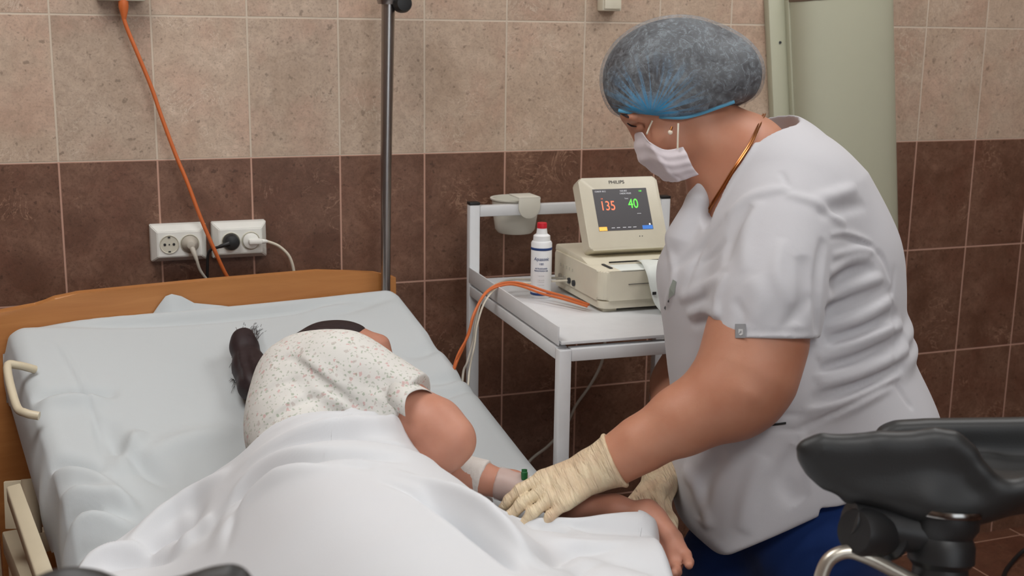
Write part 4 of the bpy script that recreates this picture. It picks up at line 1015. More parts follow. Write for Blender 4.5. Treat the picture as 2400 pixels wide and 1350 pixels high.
# ------------------------------------------------------------------ people
def norm(v): v = np.array(v, float); return v/np.linalg.norm(v)
def rot(v, ax, a):
    ax = norm(ax); return v*math.cos(a)+np.cross(ax, v)*math.sin(a)+ax*(ax@v)*(1-math.cos(a))
def hand(s, Wr, K, back, little, curls, thumb, grow=0., sc=1.0, spread=4, rw=.026):
    "five fingers on a palm. curls: four triples of joint bends in degrees, thumb: list of world points or (dir mix)"
    f = norm(K-Wr); n = norm(back-f*(np.array(back)@f)); lat = np.array(little, float); lat = norm(lat-f*(lat@f)-n*(lat@n))
    offs = (-.031, -.0105, .0105, .030); ahead = (-.002, .004, .001, -.009); L = ((.040, .024, .020), (.044, .028, .021), (.041, .026, .020), (.032, .020, .018)); R = (.0095, .0096, .0090, .0080)
    for i in range(4):
        kn = K+lat*offs[i]*sc+f*ahead[i]*sc
        s.cap(Wr+lat*offs[i]*.45*sc, rw*.72+grow, kn-n*.001, (.0118+grow)*sc, k=.014)
        d = rot(f, n, 0); d = norm(f+lat*math.tan(math.radians(spread*(i-1.5)))); p = kn; r = R[i]*sc
        for j in range(3):
            a = math.radians(curls[i][j]); d = rot(d, lat, a if (np.cross(f, n)@lat) < 0 else -a)
            if d@n > 0 and j == 0 and curls[i][0] > 0: pass
            q = p+d*L[i][j]*sc; s.cap(p, r+grow, q, r*.93+grow, k=.006); p = q; r *= .93
    s.cap(Wr+lat*.0*sc+f*.02, .020+grow, K-f*.03+n*.002, .016+grow, sy=1, k=.02)
    tp = [Wr+f*.018*sc-lat*.018*sc-n*.004]+list(thumb)
    rr = (.016, .0125, .0110, .0092)
    for i in range(len(tp)-1): s.cap(tp[i], rr[i]*sc+grow, tp[i+1], rr[min(i+1, 3)]*sc+grow, k=.010)
    return f, n, lat

# ---- the woman in white
nurse = empty('person', (1.22, -1.0, 0), 'woman in a white tunic, blue cap and face mask bending over the bed', 'person')
H0 = 2.15
NW, NK = at(1400, 1098, 2.00), at(1292, 1152, 1.975)
FWr, FK = at(1556, 1122, 2.18), at(1508, 1172, 2.09)
nb_back = norm(UP*.75-FW*.65); nb_lit = norm(-FW*.75-UP*.55+RT*.1)
near_curl = ((12, 24, 16), (14, 26, 18), (16, 28, 20), (20, 32, 24))
near_thumb = [at(1300, 1130, 2.06), at(1262, 1150, 2.08), at(1235, 1170, 2.08)]
far_curl = ((28, 40, 26), (30, 42, 28), (32, 40, 28), (34, 40, 28))
far_thumb = [at(1552, 1185, 2.10), at(1570, 1222, 2.07), at(1576, 1252, 2.05)]
def near_hand(s, g): return hand(s, NW, NK, nb_back, nb_lit, near_curl, near_thumb, g, 1.05, 3)
def far_hand(s, g): return hand(s, FWr, FK, norm(UP*.6-RT*.55-FW*.3), norm(FW*.8+RT*-.3+UP*.2), far_curl, far_thumb, g, 1.02, 4)
s = SDF(.03)
# head: skull, face, jaw
s.ell(at(1590, 192, H0), (.100, .080, .100))
s.cap(at(1538, 262, H0), .056, at(1566, 345, H0), .042, sy=1.1, k=.03)
s.cap(at(1576, 380, H0-.0), .022, at(1632, 335, H0), .038, sy=1.3, k=.02)
s.cap(at(1489, 300, H0), .009, at(1503, 334, H0), .010, k=.012)             # bridge and nose
s.cap(at(1506, 334, H0), .010, at(1508, 342, H0), .009, k=.01)
s.ell(at(1480, 272, H0-.015), (.018, .045, .012), k=.015)                    # brow
s.ell(at(1556, 335, H0-.035), (.03, .022, .026), k=.02)                       # cheek
s.ell(at(1498, 296, H0-.036), (.012, .010, .008), k=.004, sub=True)          # eye socket
s.ell(at(1499, 297, H0-.028), (.0115, .012, .0095), k=.003)                  # lid
# ear
s.ell(at(1585, 288, H0-.080), (.020, .008, .031), rot=15, k=.008); s.ell(at(1583, 284, H0-.088), (.010, .006, .018), rot=15, k=.004, sub=True); s.ell(at(1580, 308, H0-.082), (.009, .006, .010), k=.004)
# neck and shoulders
s.cap(at(1655, 312, H0+.0), .056, at(1735, 375, 2.17), .078, k=.035)
s.cap(at(1735, 375, 2.17), .082, at(1800, 480, 2.2), .11, sy=1.2, k=.03)
s.cap(at(1700, 430, 2.17), .066, at(1710, 540, 2.19), .070, sy=1.2, k=.03)
s.cap(at(1655, 385, 2.14), .022, at(1690, 455, 2.13), .030, k=.02)
# trunk inside the tunic
s.chain([(at(1800, 500, 2.2), .12), (at(1860, 680, 2.22), .12), (at(1850, 860, 2.23), .135), (at(1880, 1050, 2.24), .14)], sy=1.15, k=.05)
# near arm
s.chain([(at(1830, 480, 2.07), .078), (at(1772, 800, 1.985), .0775), (at(1750, 880, 1.975), .0745), (at(1732, 922, 1.970), .064)], k=.03)
s.chain([(at(1738, 905, 1.970), .066), (at(1700, 932, 1.970), .0625), (at(1600, 985, 1.975), .0515), (at(1500, 1042, 1.985), .0400), (at(1440, 1080, 1.995), .0335), (NW, .0270)], k=.03)
s.stroke([(1708, 934), (1722, 936), (1736, 944), (1748, 960), (1752, 976)], -.007, .008); s.stroke([(1700, 905), (1738, 915), (1775, 940)], .003, .014)
near_hand(s, -.0022)
# far arm
s.chain([(at(1740, 500, 2.38), .075), (at(1650, 780, 2.44), .062), (at(1592, 905, 2.42), .050)], k=.03)
s.chain([(at(1592, 900, 2.42), .052), (at(1565, 1010, 2.30), .042), (at(1560, 1085, 2.21), .031), (FWr, .026)], k=.03)
far_hand(s, -.0022)
s.build('body', M['skin'], nurse, h=.004, label='bare arms, neck and face')
bodyN = s

def glove(fn, cuff, Wp, r_c, name, label, wr):
    g = SDF(.014)
    fn(g, .0008)
    g.cap(cuff, r_c+.003, Wp, .037, k=.014)
    d = norm(cuff-Wp)
    for i, p_ in enumerate(wr): g.gauss(p_, (.0030 if i % 2 == 0 else -.0026), .0040)
    e1 = norm(np.cross(d, UP)); e2 = np.cross(d, e1); g.gauss([cuff-d*.003+(e1*math.cos(a)+e2*math.sin(a))*(r_c+.0035) for a in np.linspace(0, 2*PI, 17)], .0035, .0035, taper=False)
    g.cut(cuff+d*.001, d, k=.001)
    return g.build(name, M['glove'], nurse, h=.0023, label=label)
def ringpts(px):  # pairs of photo points across the glove, at the near skin surface
    out = []
    for (x0, y0), (x1, y1) in px:
        out.append([bodyN.hit(x0+(x1-x0)*t_+6*math.sin(t_*PI), y0+(y1-y0)*t_) for t_ in (0, .17, .33, .5, .67, .83, 1)])
    return out
wr = ringpts([((1398, 1040), (1440, 1138)), ((1384, 1056), (1415, 1140)), ((1372, 1062), (1402, 1146)), ((1360, 1068), (1392, 1150)), ((1348, 1075), (1376, 1152)), ((1336, 1085), (1366, 1160)), ((1322, 1094), (1350, 1168)), ((1308, 1104), (1336, 1172)),
              ((1296, 1112), (1318, 1176)), ((1283, 1122), (1300, 1180)), ((1250, 1140), (1262, 1160)), ((1238, 1146), (1246, 1162))])
glove(near_hand, at(1444, 1078, 1.995), NW, .0430, 'glove', 'cream latex glove on the nearer hand', wr)
wr = ringpts([((1535, 1112), (1580, 1118)), ((1528, 1124), (1576, 1132)), ((1520, 1136), (1570, 1146)), ((1508, 1148), (1562, 1160)), ((1496, 1160), (1550, 1175))])
glove(far_hand, at(1560, 1092, 2.205), FWr, .0345, 'glove', 'cream latex glove on the farther hand', wr)

# hair under the cap, and the cap
def cap_shape(g):
    q = SDF(.05)
    q.ell(at(1585, 162, H0), (.128+g, .098+g, .094+g), rot=4, k=.04)
    q.ell(at(1528, 212, H0), (.078+g, .092+g, .066+g), k=.05)
    q.ell(at(1640, 208, H0), (.095+g, .094+g, .058+g), rot=14, k=.04)
    q.ell(at(1705, 170, H0+.01), (.060+g, .070+g, .058+g), rot=-12, k=.04)
    q.cut(at(1460, 272, H0), norm(-UP*1.0-RT*.16), k=.008)
    q.cut(at(1600, 286, H0), norm(-UP*1.0+RT*.30), k=.010)
    return q
hr = cap_shape(-.0055); hr.build('hair', M['hair'], nurse, h=.006, label='dark hair seen through the cap')
knot = at(1524, 272, H0-.098)
cp = cap_shape(0)
KN = cp.hit(1524, 268)
for px in ([(1522, 262), (1482, 200), (1474, 130), (1480, 90)], [(1524, 258), (1504, 200), (1505, 130), (1520, 92)], [(1528, 258), (1540, 190), (1562, 120), (1580, 95)], [(1532, 260), (1570, 215), (1615, 185), (1640, 175)],
           [(1535, 264), (1580, 250), (1630, 245)], [(1515, 264), (1460, 240), (1432, 200)], [(1516, 260), (1465, 215), (1448, 160)], [(1530, 258), (1552, 215), (1566, 180)]):
    cp.stroke(px, .0030, .0040, sub=4)
for px in ([(1690, 200), (1692, 235)], [(1655, 120), (1700, 90), (1740, 120)], [(1610, 90), (1680, 70)], [(1750, 180), (1768, 215)]): cp.stroke(px, -.003, .012)
for px in ([(1470, 255), (1500, 268)], [(1545, 268), (1590, 272)], [(1620, 262), (1660, 258)], [(1690, 245), (1720, 235)]): cp.stroke(px, .002, .004)
cp.build('bouffant_cap', cap_mat(KN), nurse, h=.0035, label='see-through blue pleated cap')
ebm = simple('cap elastic', (92, 164, 200), .7)
MB().tube([cp.hit(x, y-3)-FW*.002 for x, y in ((1450, 262), (1485, 270), (1520, 277), (1560, 278), (1600, 279), (1640, 270), (1680, 256), (1720, 242))], .0032, 8, sub=4).build('cap_elastic', ebm, nurse)
# mask
def face_mask():
    cols = [[(1486, 316, 2.150), (1488, 345, 2.150), (1499, 378, 2.150), (1528, 402, 2.150), (1556, 422, 2.150)],
            [(1503, 309, 2.108), (1510, 340, 2.100), (1524, 372, 2.098), (1546, 400, 2.104), (1570, 426, 2.115)],
            [(1521, 331, 2.075), (1530, 350, 2.070), (1546, 378, 2.068), (1564, 404, 2.076), (1588, 425, 2.090)],
            [(1558, 351, 2.072), (1562, 367, 2.066), (1574, 388, 2.066), (1586, 406, 2.072), (1608, 420, 2.084)],
            [(1601, 345, 2.070), (1610, 361, 2.064), (1618, 380, 2.064), (1626, 395, 2.070), (1637, 408, 2.080)]]
    far = [[(x+(4-i)*0, y, 2*H0-D+.0) for x, y, D in c] for i, c in enumerate(cols)][:0:-1]
    allc = far+cols; G = []
    for c in allc: P, _ = catmull([at(*q) for q in c], [0]*5, 6); G.append(P)
    rows = []
    for j in range(len(G[0])): P, _ = catmull([g[j] for g in G], [0]*len(G), 6); rows.append(P)
    m, n = len(rows), len(rows[0]); V = np.array(rows); c0 = at(1590, 360, H0)
    for j in range(m):
        t_ = j/(m-1); dd = .0022*(abs(((t_*4) % 1)-.5)*2-.5)*(1 if 0 < j < m-1 else 0)
        V[j] += (V[j]-c0)/np.linalg.norm(V[j]-c0, axis=1)[:, None]*dd
    for i in range(n): V[:, i] += (V[:, i]-c0)/np.linalg.norm(V[:, i]-c0, axis=1)[:, None]*.0012*math.sin(i*.9)*math.sin(i*.37)
    F_ = [(j*n+i, j*n+i+1, (j+1)*n+i+1, (j+1)*n+i) for j in range(m-1) for i in range(n-1)]
    o = link_mesh('face_mask', mesh_from('face_mask', V.reshape(-1, 3), F_), M['mask'], nurse, True, 'pale pleated face mask')
    md = o.modifiers.new('t', 'SOLIDIFY'); md.thickness = .0014; md.offset = 0
face_mask()
MB().tube([bodyN.hit(1528, 284)-FW*.004, bodyN.hit(1521, 300)-FW*.004, at(1516, 314, 2.085)], .0016, 6, sub=4).build('mask_loop', M['white_cable'], nurse)
MB().tube([bodyN.hit(1589, 290)-FW*.004, bodyN.hit(1588, 318)-FW*.004, at(1588, 350, 2.064)], .0016, 6, sub=4).build('mask_loop', M['white_cable'], nurse)
e = bodyN.hit(1574, 298)-FW*.004
MB().tube([e, bodyN.hit(1571, 306)-FW*.006], .0022, 8, smooth=False).build('earring', M['gold'], nurse)
er = MB(); bmesh.ops.create_uvsphere(er.bm, u_segments=14, v_segments=10, radius=.0042, matrix=Matrix.Translation(Vector(bodyN.hit(1570, 311)-FW*.005))); er.build('earring_pearl', M['pearl'], nurse)
# eye line and brow
MB().tube([bodyN.hit(x, y)-FW*.0008 for x, y in ((1470, 289), (1480, 295), (1492, 297))], (.0008, .0018, .0008), 6, sub=4).build('eyelashes', M['hair'], nurse)
MB().tube([bodyN.hit(x, y)-FW*.0008 for x, y in ((1457, 268), (1468, 272), (1482, 280))], (.001, .0022, .001), 6, sub=4).build('eyebrow', M['hair'], nurse)

# tunic
s = SDF(.07)
SY = 1.2
s.cap(at(1795, 375, 2.2), .085, at(1840, 480, 2.2), .135, sy=1.25)
s.cap(at(1838, 480, 2.2), .133, at(1908, 620, 2.21), .136, sy=1.25)
s.cap(at(1908, 620, 2.21), .136, at(1898, 760, 2.21), .142, sy=1.2)
s.cap(at(1715, 560, 2.17), .080, at(1692, 650, 2.17), .098, sy=1.45)
s.cap(at(1692, 650, 2.17), .098, at(1740, 800, 2.19), .112, sy=1.4)
s.cap(at(1735, 800, 2.19), .115, at(1760, 880, 2.20), .125, sy=1.35)
s.cap(at(1898, 760, 2.21), .142, at(1908, 900, 2.22), .152, sy=1.15)
s.cap(at(1908, 900, 2.22), .150, at(1968, 1040, 2.22), .150, sy=1.15)
s.cap(at(1780, 900, 2.2), .135, at(1765, 1080, 2.2), .135, sy=1.35)
s.cap(at(1765, 1080, 2.2), .137, at(1768, 1240, 2.17), .126, sy=1.35)
s.cap(at(1985, 1040, 2.22), .156, at(1960, 1180, 2.22), .150, sy=1.2)
s.ell(at(2040, 832, 2.19), (.078, .12, .026), rot=22, k=.02)
s.ell(at(2060, 770, 2.19), (.050, .11, .022), rot=20, k=.02)
# far shoulder and sleeve, near shoulder and sleeve
sl = SDF(.05); sl.chain([(at(1790, 470, 2.34), .090), (at(1735, 560, 2.38), .090), (at(1655, 780, 2.44), .075)]); sl.cut(at(1650, 800, 2.44), norm(-UP), k=.004); s.join(sl, .05)
s.cap(at(1835, 470, 2.10), .100, at(1822, 560, 2.05), .098, k=.06)
sl = SDF(.03)
sl.chain([(at(1830, 520, 2.06), .088), (at(1815, 620, 2.015), .086), (at(1800, 700, 1.99), .086), (at(1781, 850, 1.975), .0895)])
sl.cut(at(1781, 789, 1.97), norm(-UP*1.0-.02*RT), k=.002)
s.join(sl, .022)
# hem of the near sleeve, of the far sleeve, and of the skirt
h1, h2, h3 = at(1700, 1302, 2.07), at(1893, 1222, 2.02), at(1893, 1190, 2.42)
hn = np.cross(h2-h1, h3-h1); hn = norm(hn); hn = hn if hn[2] < 0 else -hn
s.cut(h2, hn, k=.006)
s.cut(at(1652, 1280, 2.07), norm(-UP*.85-RT*.58), k=.02)
s.cut(at(2050, 1176, 2.05), -EZ, k=.004, where=(at(2049, 1250, 2.08), np.array([.108, .22, .075])))
# neckline
s.chain([(at(1765, 285, 2.17), .078), (at(1716, 385, 2.14), .062), (at(1672, 470, 2.10), .030), (at(1650, 530, 2.06), .006)], sy=1.25, sub=True, k=.006)
s.chain([(at(1649, 426, 2.125), .009), (at(1636, 470, 2.12), .019), (at(1612, 560, 2.13), .040)], sy=1.2, k=.012)
tun = s
folds = [  # photo line, amplitude, width
    ([(1840, 455), (1900, 470), (1945, 500), (1985, 530)], .004, .010), ([(1850, 440), (1760, 460), (1700, 510)], .004, .012), ([(1760, 480), (1720, 540), (1700, 620)], -.005, .014),
    ([(1780, 470), (1750, 540), (1742, 640)], .003, .016), ([(1905, 470), (1960, 455), (2010, 440)], .004, .014), ([(1915, 500), (1970, 490), (2030, 480)], -.004, .012),
    ([(1945, 560), (1980, 556), (2040, 578), (2072, 610), (2090, 660)], -.004, .005), ([(1945, 553), (1985, 548), (2045, 570)], .003, .007),
    ([(1945, 640), (1985, 610), (2040, 600)], .007, .011), ([(1945, 665), (1990, 640), (2050, 628)], -.007, .010), ([(1940, 700), (2000, 672), (2070, 650)], .007, .012),
    ([(1935, 725), (2010, 700), (2085, 670)], -.005, .010), ([(1930, 770), (2010, 748), (2095, 700)], .006, .014), ([(1935, 800), (2020, 775), (2105, 735)], -.007, .012),
    ([(1915, 840), (1990, 815), (2060, 785), (2115, 760)], .008, .013), ([(1920, 868), (2000, 845), (2070, 815), (2125, 785)], -.008, .011), ([(1915, 900), (2000, 878), (2080, 845), (2130, 815)], .008, .013),
    ([(1900, 935), (1990, 912), (2070, 880), (2120, 850)], -.006, .011), ([(1880, 965), (1980, 940), (2060, 905), (2115, 870)], .005, .012),
    ([(1865, 1010), (1960, 965), (2050, 920), (2110, 893)], -.006, .006), ([(1900, 985), (1980, 950), (2060, 912)], .004, .008),
    ([(1925, 985), (2000, 955), (2090, 905)], .003, .010), ([(2100, 900), (2115, 925), (2140, 960)], -.004, .005), ([(2100, 620), (2092, 700), (2098, 800), (2095, 880)], -.003, .004),
    ([(1570, 640), (1600, 610), (1660, 570)], -.004, .012), ([(1590, 700), (1640, 680), (1690, 650)], .005, .014), ([(1610, 740), (1650, 725), (1690, 735)], .006, .012), ([(1620, 765), (1650, 750), (1690, 760)], -.005, .010),
    ([(1560, 560), (1580, 640), (1560, 720)], .004, .010), ([(1690, 520), (1640, 590), (1600, 690)], -.004, .006),
    ([(1700, 1060), (1650, 1130), (1640, 1220)], -.006, .020), ([(1870, 1050), (1840, 1120), (1870, 1180)], -.006, .02), ([(1600, 1100), (1640, 1150), (1660, 1240)], .006, .018), ([(1790, 1070), (1760, 1150), (1740, 1250)], .004, .02),
    ([(1760, 650), (1780, 700), (1770, 760)], .003, .020), ([(1880, 600), (1890, 680), (1870, 760)], -.005, .018), ([(1700, 640), (1680, 700), (1675, 760)], .004, .012), ([(1900, 690), (1860, 740), (1830, 775)], -.003, .012),
    ([(1655, 776), (1760, 778), (1905, 778)], -.0018, .0045), ([(1950, 600), (2010, 585), (2060, 590)], .005, .008), ([(1950, 745), (2030, 715), (2095, 680)], -.005, .007), ([(1930, 820), (2010, 800), (2100, 762)], .004, .008), ([(1905, 885), (1990, 862), (2060, 830)], .004, .007), ([(1895, 950), (1980, 925), (2060, 890)], -.004, .006), ([(1700, 560), (1670, 600), (1640, 620)], -.004, .008), ([(1835, 560), (1820, 640), (1850, 720)], .003, .014), ([(1720, 700), (1740, 740), (1730, 770)], -.003, .010),
    ([(1690, 1005), (1780, 1004), (1880, 1010)], -.003, .004), ([(1740, 975), (1880, 972)], -.0025, .0035),
    ([(1880, 1010), (1890, 1100), (1895, 1160)], .003, .008), ([(1800, 285), (1770, 340), (1715, 430), (1668, 510)], .0025, .006),
    ([(1830, 400), (1850, 440)], -.003, .005), ([(1930, 560), (1918, 650), (1915, 785)], -.008, .010)]
for px, a_, w_ in folds: tun.stroke(px, a_*1.95, max(w_*.74, .0042), sub=4)
tun.build('tunic', M['tunic'], nurse, h=.0037, label='white short sleeved tunic')
def on_t(x, y, o=.001): return tun.hit(x, y)-FW*o
def patch(name, px, mat, th=.0016):
    pts = [on_t(x, y, th) for x, y in px]; MB().prism(pts, FW*.002).build(name, mat, nurse, False)
patch('sleeve_tag', [(1723, 759), (1747, 759), (1747, 792), (1723, 792)], simple('grey tag', (134, 134, 136), .8)); patch('tag_mark', [(1730, 771), (1740, 771), (1740, 783), (1735, 786), (1730, 783)], simple('tag mark', (188, 188, 188), .8), .0030)
patch('pocket_mark', [(1803, 994), (1842, 989), (1842, 994), (1803, 999)], M['black'])
patch('chest_badge', [(1577, 655), (1585, 660), (1580, 690), (1566, 700), (1569, 675)], simple('badge', (150, 158, 150), .4))
patch('badge_clip', [(1566, 703), (1568, 706), (1558, 725), (1556, 722)], M['darktext'])
# necklace
for off, rr in ((0, .0016), (5, .0014)):
    pts = []
    for x, y in ((1793, 268), (1778, 300), (1762, 335), (1738, 372), (1718, 402), (1695, 440), (1670, 480), (1652, 515)):
        pts.append(bodyN.hit(x-off, y)-FW*.002)
    MB().tube(pts, rr, 6, sub=4).build('necklace', M['gold'], nurse)

# trousers and shoes
s = SDF(.06)
s.chain([(at(1900, 1090, 2.23), .150), (at(1880, 1240, 2.24), .158)], sy=1.2)
hipn, hipf = at(1905, 1290, 2.13), at(1810, 1270, 2.33)
kn_n, kn_f = hipn*1.0, hipf*1.0
kn_n = np.array([1.20, -1.13, .45]); kn_f = np.array([1.15, -.86, .45]); ft_n = np.array([1.26, -1.14, .10]); ft_f = np.array([1.20, -.84, .10])
s.chain([(hipn, .125), (kn_n, .092), (ft_n, .075)], k=.03); s.chain([(hipf, .125), (kn_f, .090), (ft_f, .075)], k=.03)
s.cap(at(1730, 1330, 2.24), .110, at(1720, 1420, 2.26), .10, k=.05)
s.cut((0, 0, .07), (0, 0, -1), k=.004)
for px in ([(1960, 1290), (1900, 1310), (1840, 1340)], [(2010, 1300), (1950, 1330), (1900, 1350)], [(1650, 1310), (1700, 1330), (1780, 1320)]): s.stroke(px, -.006, .012)
s.stroke([(1912, 1175), (1915, 1240), (1910, 1330)], -.004, .004)
s.build('trousers', M['navy'], nurse, h=.007, label='navy blue trousers')
for ft in (ft_n, ft_f):
    q = SDF(.03); q.cap(ft+(.03, 0, -.045), .042, ft+(-.15, -.01, -.058), .032); q.cap(ft+(0, 0, .0), .045, ft+(.01, 0, -.04), .045); q.cut((0, 0, .002), (0, 0, -1), k=.004); q.build('shoe', M['white_plastic'], nurse, h=.006)

# ---- the patient
pat = empty('person', bed(.42, .9, .66), 'patient in a floral gown lying on one side under the white sheet', 'person')
HD = 2.25
PW, PK = at(1508, 1205, 1.995), at(1553, 1286, 1.960)
def pat_hand(s, g): return hand(s, PW, PK, norm(FW*.8-UP*.1+RT*.3), norm(-RT*.8-UP*.3+FW*.2), ((16, 26, 18), (24, 30, 20), (30, 34, 22), (36, 36, 22)), [at(1566, 1248, 1.95), at(1584, 1286, 1.94), at(1586, 1322, 1.93)], g, .92, 3, .022)
s = SDF(.03)
s.ell(at(788, 862, HD), (.082, .092, .080))
s.cap(at(840, 850, HD), .058, at(870, 885, HD), .045, k=.03)                 # face, turned to the right
s.cap(at(893, 808, HD), .016, at(905, 850, HD), .013, k=.02)                 # brow and nose
s.cap(at(905, 850, HD), .010, at(915, 857, HD), .008, k=.01)
s.ell(at(903, 878, HD), (.012, .016, .007), k=.01); s.cap(at(885, 900, HD), .020, at(880, 905, HD), .02, k=.02)
s.ell(at(888, 838, HD-.03), (.008, .011, .006), k=.004)
s.cap(at(770, 900, HD-.02), .052, at(740, 940, 2.16), .058, k=.03)           # neck
# trunk
s.chain([(at(725, 905, 2.12), .060), (at(725, 1010, 2.04), .062), (at(770, 1120, 1.95), .066), (at(830, 1230, 1.86), .075)], sy=1.1, k=.05)
s.chain([(at(790, 930, 2.12), .050), (at(830, 1020, 2.09), .055), (at(850, 1110, 2.02), .055), (at(880, 1220, 1.88), .072)], sy=1.1, k=.05)
# thighs and shins under the sheet
s.chain([(at(890, 1230, 1.84), .078), (bed(.44, 1.14, .735), .066), (bed(.46, 1.30, .715), .052)], k=.03); s.chain([(bed(.46, 1.30, .715), .050), (bed(.38, 1.45, .705), .040), (bed(.36, 1.62, .70), .032)], k=.03)
s.chain([(at(840, 1240, 1.87), .075), (bed(.42, 1.22, .74), .065), (bed(.40, 1.5, .715), .040), (bed(.38, 1.66, .70), .034)], k=.03)
s.cap(bed(.36, 1.62, .70), .030, bed(.44, 1.70, .69), .022); s.cap(bed(.38, 1.66, .70), .032, bed(.47, 1.74, .69), .024)
# upper (right) arm: shoulder, elbow, forearm folded under the sheet
s.chain([(at(800, 890, 2.06), .058), (at(930, 955, 2.02), .048), (at(1020, 1005, 1.99), .0445), (at(1060, 1030, 1.975), .0345)], k=.03)
s.cap(at(1056, 1040, 1.975), .029, at(1042, 1056, 1.975), .034, k=.02)
s.chain([(at(1058, 1034, 1.975), .033), (at(1000, 1080, 1.99), .032), (at(930, 1120, 1.98), .026)], k=.02)
# lower (left) arm stretched out to the right
s.chain([(at(890, 1050, 2.09), .040), (at(1010, 1095, 2.10), .032), (at(1125, 1120, 2.08), .0245), (at(1200, 1141, 2.07), .0245), (at(1330, 1184, 2.035), .0235), (at(1440, 1193, 2.01), .0205), (PW, .0185)], k=.02)
pat_hand(s, 0)
s.build('body', M['skin2'], pat, h=.0036, label='bare arms and cheek')
pb_ = s
# nails of the hanging hand
# hair: cap over the skull, a bun and the tail behind the neck
s = SDF(.02)
s.ell(at(772, 858, HD+.006), (.0835, .096, .0835)); s.cap(at(815, 830, HD), .058, at(828, 842, HD), .045, k=.02)
s.cut(at(848, 800, HD), norm(RT*.8-UP*.35), k=.01)
s.cap(at(700, 860, HD+.02), .05, at(640, 870, 2.28), .030, k=.03)
s.chain([(at(640, 880, 2.29), .030), (at(606, 900, 2.31), .032), (at(586, 862, 2.34), .030), (at(572, 812, 2.38), .024), (at(568, 792, 2.39), .019)], k=.02)
s.chain([(at(600, 880, 2.31), .031), (at(592, 905, 2.28), .022), (at(606, 925, 2.26), .014), (at(600, 945, 2.25), .006)], k=.02)
s.cap(at(560, 800, 2.385), .010, at(578, 786, 2.395), .012, k=.01)
for i, px in enumerate(([(560, 800), (565, 850), (590, 910)], [(572, 790), (580, 850), (600, 900)], [(585, 800), (596, 850), (608, 890)], [(700, 772), (760, 762), (830, 775)], [(705, 778), (770, 768), (845, 785)], [(555, 815), (556, 860), (578, 910)])):
    s.stroke(px, -.003 if i % 2 else .0025, .004, sub=3)
hairp = s; s.build('hair', M['hair'], pat, h=.0035, label='dark hair in a loose tail')
hm = MB()
for i in range(46):
    if i < 30:
        x0 = 560+RNG.rand()*45; y0 = 785+RNG.rand()*25; dx, dy = RNG.randn()*14+6, -14-RNG.rand()*22
    else:
        x0 = 550+RNG.rand()*12; y0 = 810+RNG.rand()*100; dx, dy = -8-RNG.rand()*10, RNG.randn()*14
    a = at(x0, y0, 2.365); q = low.uv(x0+dx*.5, y0+dy*.5); b1 = bed(q[0], q[1], float(low.z(q[0:1], q[1:2])[0])+.004); q = low.uv(x0+dx, y0+dy); b2 = bed(q[0], q[1], float(low.z(q[0:1], q[1:2])[0])+.003)
    hm.tube([a, b1, b2], (.0006, .0005, .0003), 4, sub=3)
q = [low.uv(x, y) for x, y in ((586, 948), (588, 962), (598, 972), (600, 980))]
hm.tube([bed(a[0], a[1], float(low.z(a[0:1], a[1:2])[0])+.003) for a in q], .002, 5, sub=4)
hm.build('stray_hair', M['hair'], pat)['kind'] = 'stuff'
# gown
s = SDF(.05)
s.chain([(at(705, 884, 2.10), .072), (at(704, 950, 2.07), .075), (at(706, 1020, 2.03), .076), (at(745, 1120, 1.95), .078)], sy=1.15, k=.05)
s.chain([(at(725, 930, 2.16), .085), (at(725, 1010, 2.10), .085)], sy=1.1, k=.05)
s.cap(at(770, 870, 2.09), .066, at(800, 880, 2.06), .070, k=.04)
cd_ = norm(at(1050, 1010, 1.99)-at(930, 945, 2.02))
sl = SDF(.03); sl.chain([(at(800, 882, 2.06), .070), (at(860, 912, 2.045), .066), (at(920, 945, 2.03), .062), (at(1000, 975, 2.0), .060)]); sl.cut(at(966, 958, 2.01), norm(cd_+.12*UP), k=.003); s.join(sl, .035)
s.chain([(at(820, 980, 2.07), .080), (at(890, 1030, 2.05), .074), (at(960, 1070, 2.05), .056)], k=.04)
s.chain([(at(800, 960, 2.04), .062), (at(880, 1000, 2.03), .056), (at(950, 1045, 2.03), .046)], k=.03)
s.gauss([at(942, 965, 1.94), at(950, 918, 1.95), at(990, 905, 1.99), at(1030, 930, 2.03)], .003, .006)
gw = s
for px, a_, w_ in (([(683, 836), (740, 880), (800, 925), (860, 966)], -.012, .006), ([(700, 835), (760, 880), (815, 920)], .005, .012), ([(608, 930), (650, 900), (700, 890)], -.006, .006), ([(720, 900), (760, 930), (830, 950)], .005, .010), ([(880, 880), (940, 915), (990, 935)], -.004, .008),
                   ([(610, 1018), (650, 975), (700, 945), (760, 925)], -.011, .006), ([(620, 1000), (660, 955), (710, 930)], .004, .010), ([(640, 850), (670, 838), (690, 842)], -.003, .008),
                   ([(800, 935), (850, 965), (880, 968)], -.005, .008), ([(820, 870), (860, 900), (930, 940)], -.004, .014), ([(830, 830), (880, 850), (960, 900)], .003, .014), ([(640, 800), (670, 800), (700, 785)], -.003, .010),
                   ([(850, 915), (920, 950), (940, 970)], .003, .009)): gw.stroke(px, a_, w_, sub=4)
gw.build('gown', M['gown'], pat, h=.0036, label='pale floral short sleeved gown')
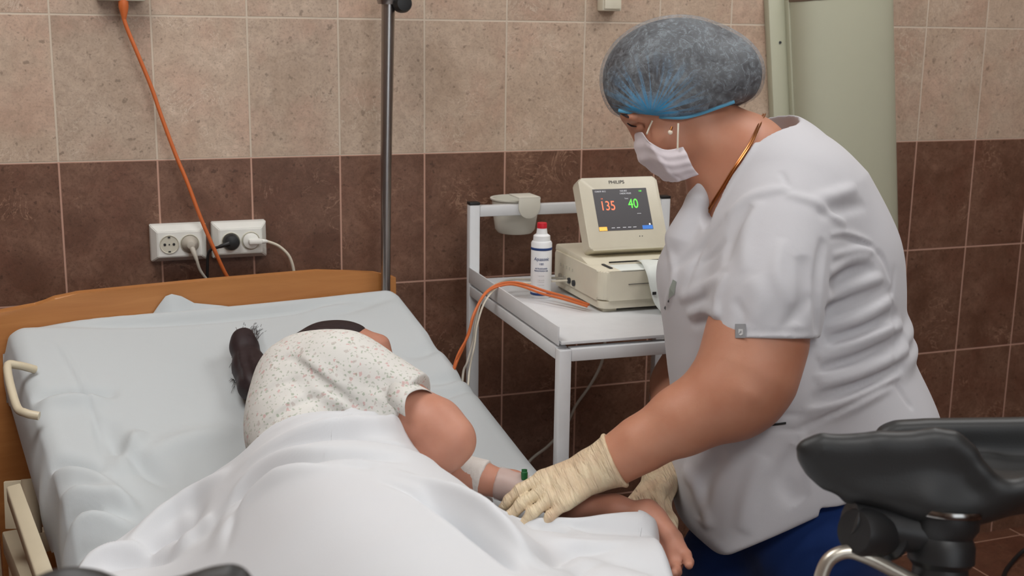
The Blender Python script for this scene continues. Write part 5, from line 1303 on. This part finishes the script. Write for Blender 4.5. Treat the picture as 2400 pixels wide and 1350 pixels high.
# gown sleeve edge standing off the arm
V = []; Fq = []
rim = [(942, 972, 1.945), (941, 945, 1.94), (950, 920, 1.95), (975, 908, 1.97), (1000, 912, 1.99), (1020, 930, 2.01), (1035, 936, 2.03)]
C_, _ = catmull([at(*p) for p in rim], [0]*len(rim), 6)
for i, p in enumerate(C_): V += [p, p-cd_*.028-FW*-.006, p+cd_*.006-FW*.002]
Fq = [(i*3+a, i*3+3+a, i*3+3+b_, i*3+b_) for i in range(len(C_)-1) for a, b_ in ((0, 1), (2, 0))]
o = link_mesh('sleeve_edge', mesh_from('sleeve_edge', np.array(V), Fq), M['gown'], pat); md = o.modifiers.new('t', 'SOLIDIFY'); md.thickness = .0012
# gauze cuff and clear dressing with the cannula
s = SDF(.02); a, b_ = at(1092, 1108, 2.09), at(1138, 1122, 2.078)
s.cap(a, .030, b_, .0318); s.cut(b_, norm(b_-a), k=.002); s.gauss([b_+UP*.028-FW*.015, b_-FW*.0315, b_-UP*.028-FW*.015], .002, .004)
s.build('gauze_cuff', M['gauze'], pat, h=.003, label='rolled gauze cuff on the forearm')
fm, nt, bs = mat_new('clear dressing'); bs.inputs['Base Color'].default_value = (.75, .72, .7, 1); bs.inputs['Roughness'].default_value = .35; bs.inputs['Alpha'].default_value = .42
s = SDF(.01); s.chain([(at(1165, 1131, 2.073), .0285), (at(1250, 1157, 2.055), .0275)]); s.cut(at(1165, 1133, 2.073), norm(at(1165, 1133, 2.073)-at(1250, 1154, 2.058)), k=.001); s.cut(at(1262, 1157, 2.058), norm(at(1250, 1154, 2.058)-at(1165, 1133, 2.073)), k=.001)
s.build('clear_dressing', fm, pat, h=.003, label='clear film dressing over the cannula')
cn = pb_.hit(1229, 1128); t = empty('cannula', cn, 'green capped cannula on the forearm of the patient', 'cannula')
MB().lathe([(0, 0), (.0055, 0), (.0058, .012), (.0048, .013), (.0048, .017), (0, .017)], cn+UP*.003, UP, 16).build('green_cap', M['green_cap'], t)
MB().tube([cn, pb_.hit(1245, 1122)+UP*.002], (.004, .003), 10, smooth=False).build('hub', M['white'], t)
MB().box(cn+RT*.006, (.022, .010, .002), (RT, norm(np.cross(UP, RT)), UP), .0006).build('wing', M['white'], t)
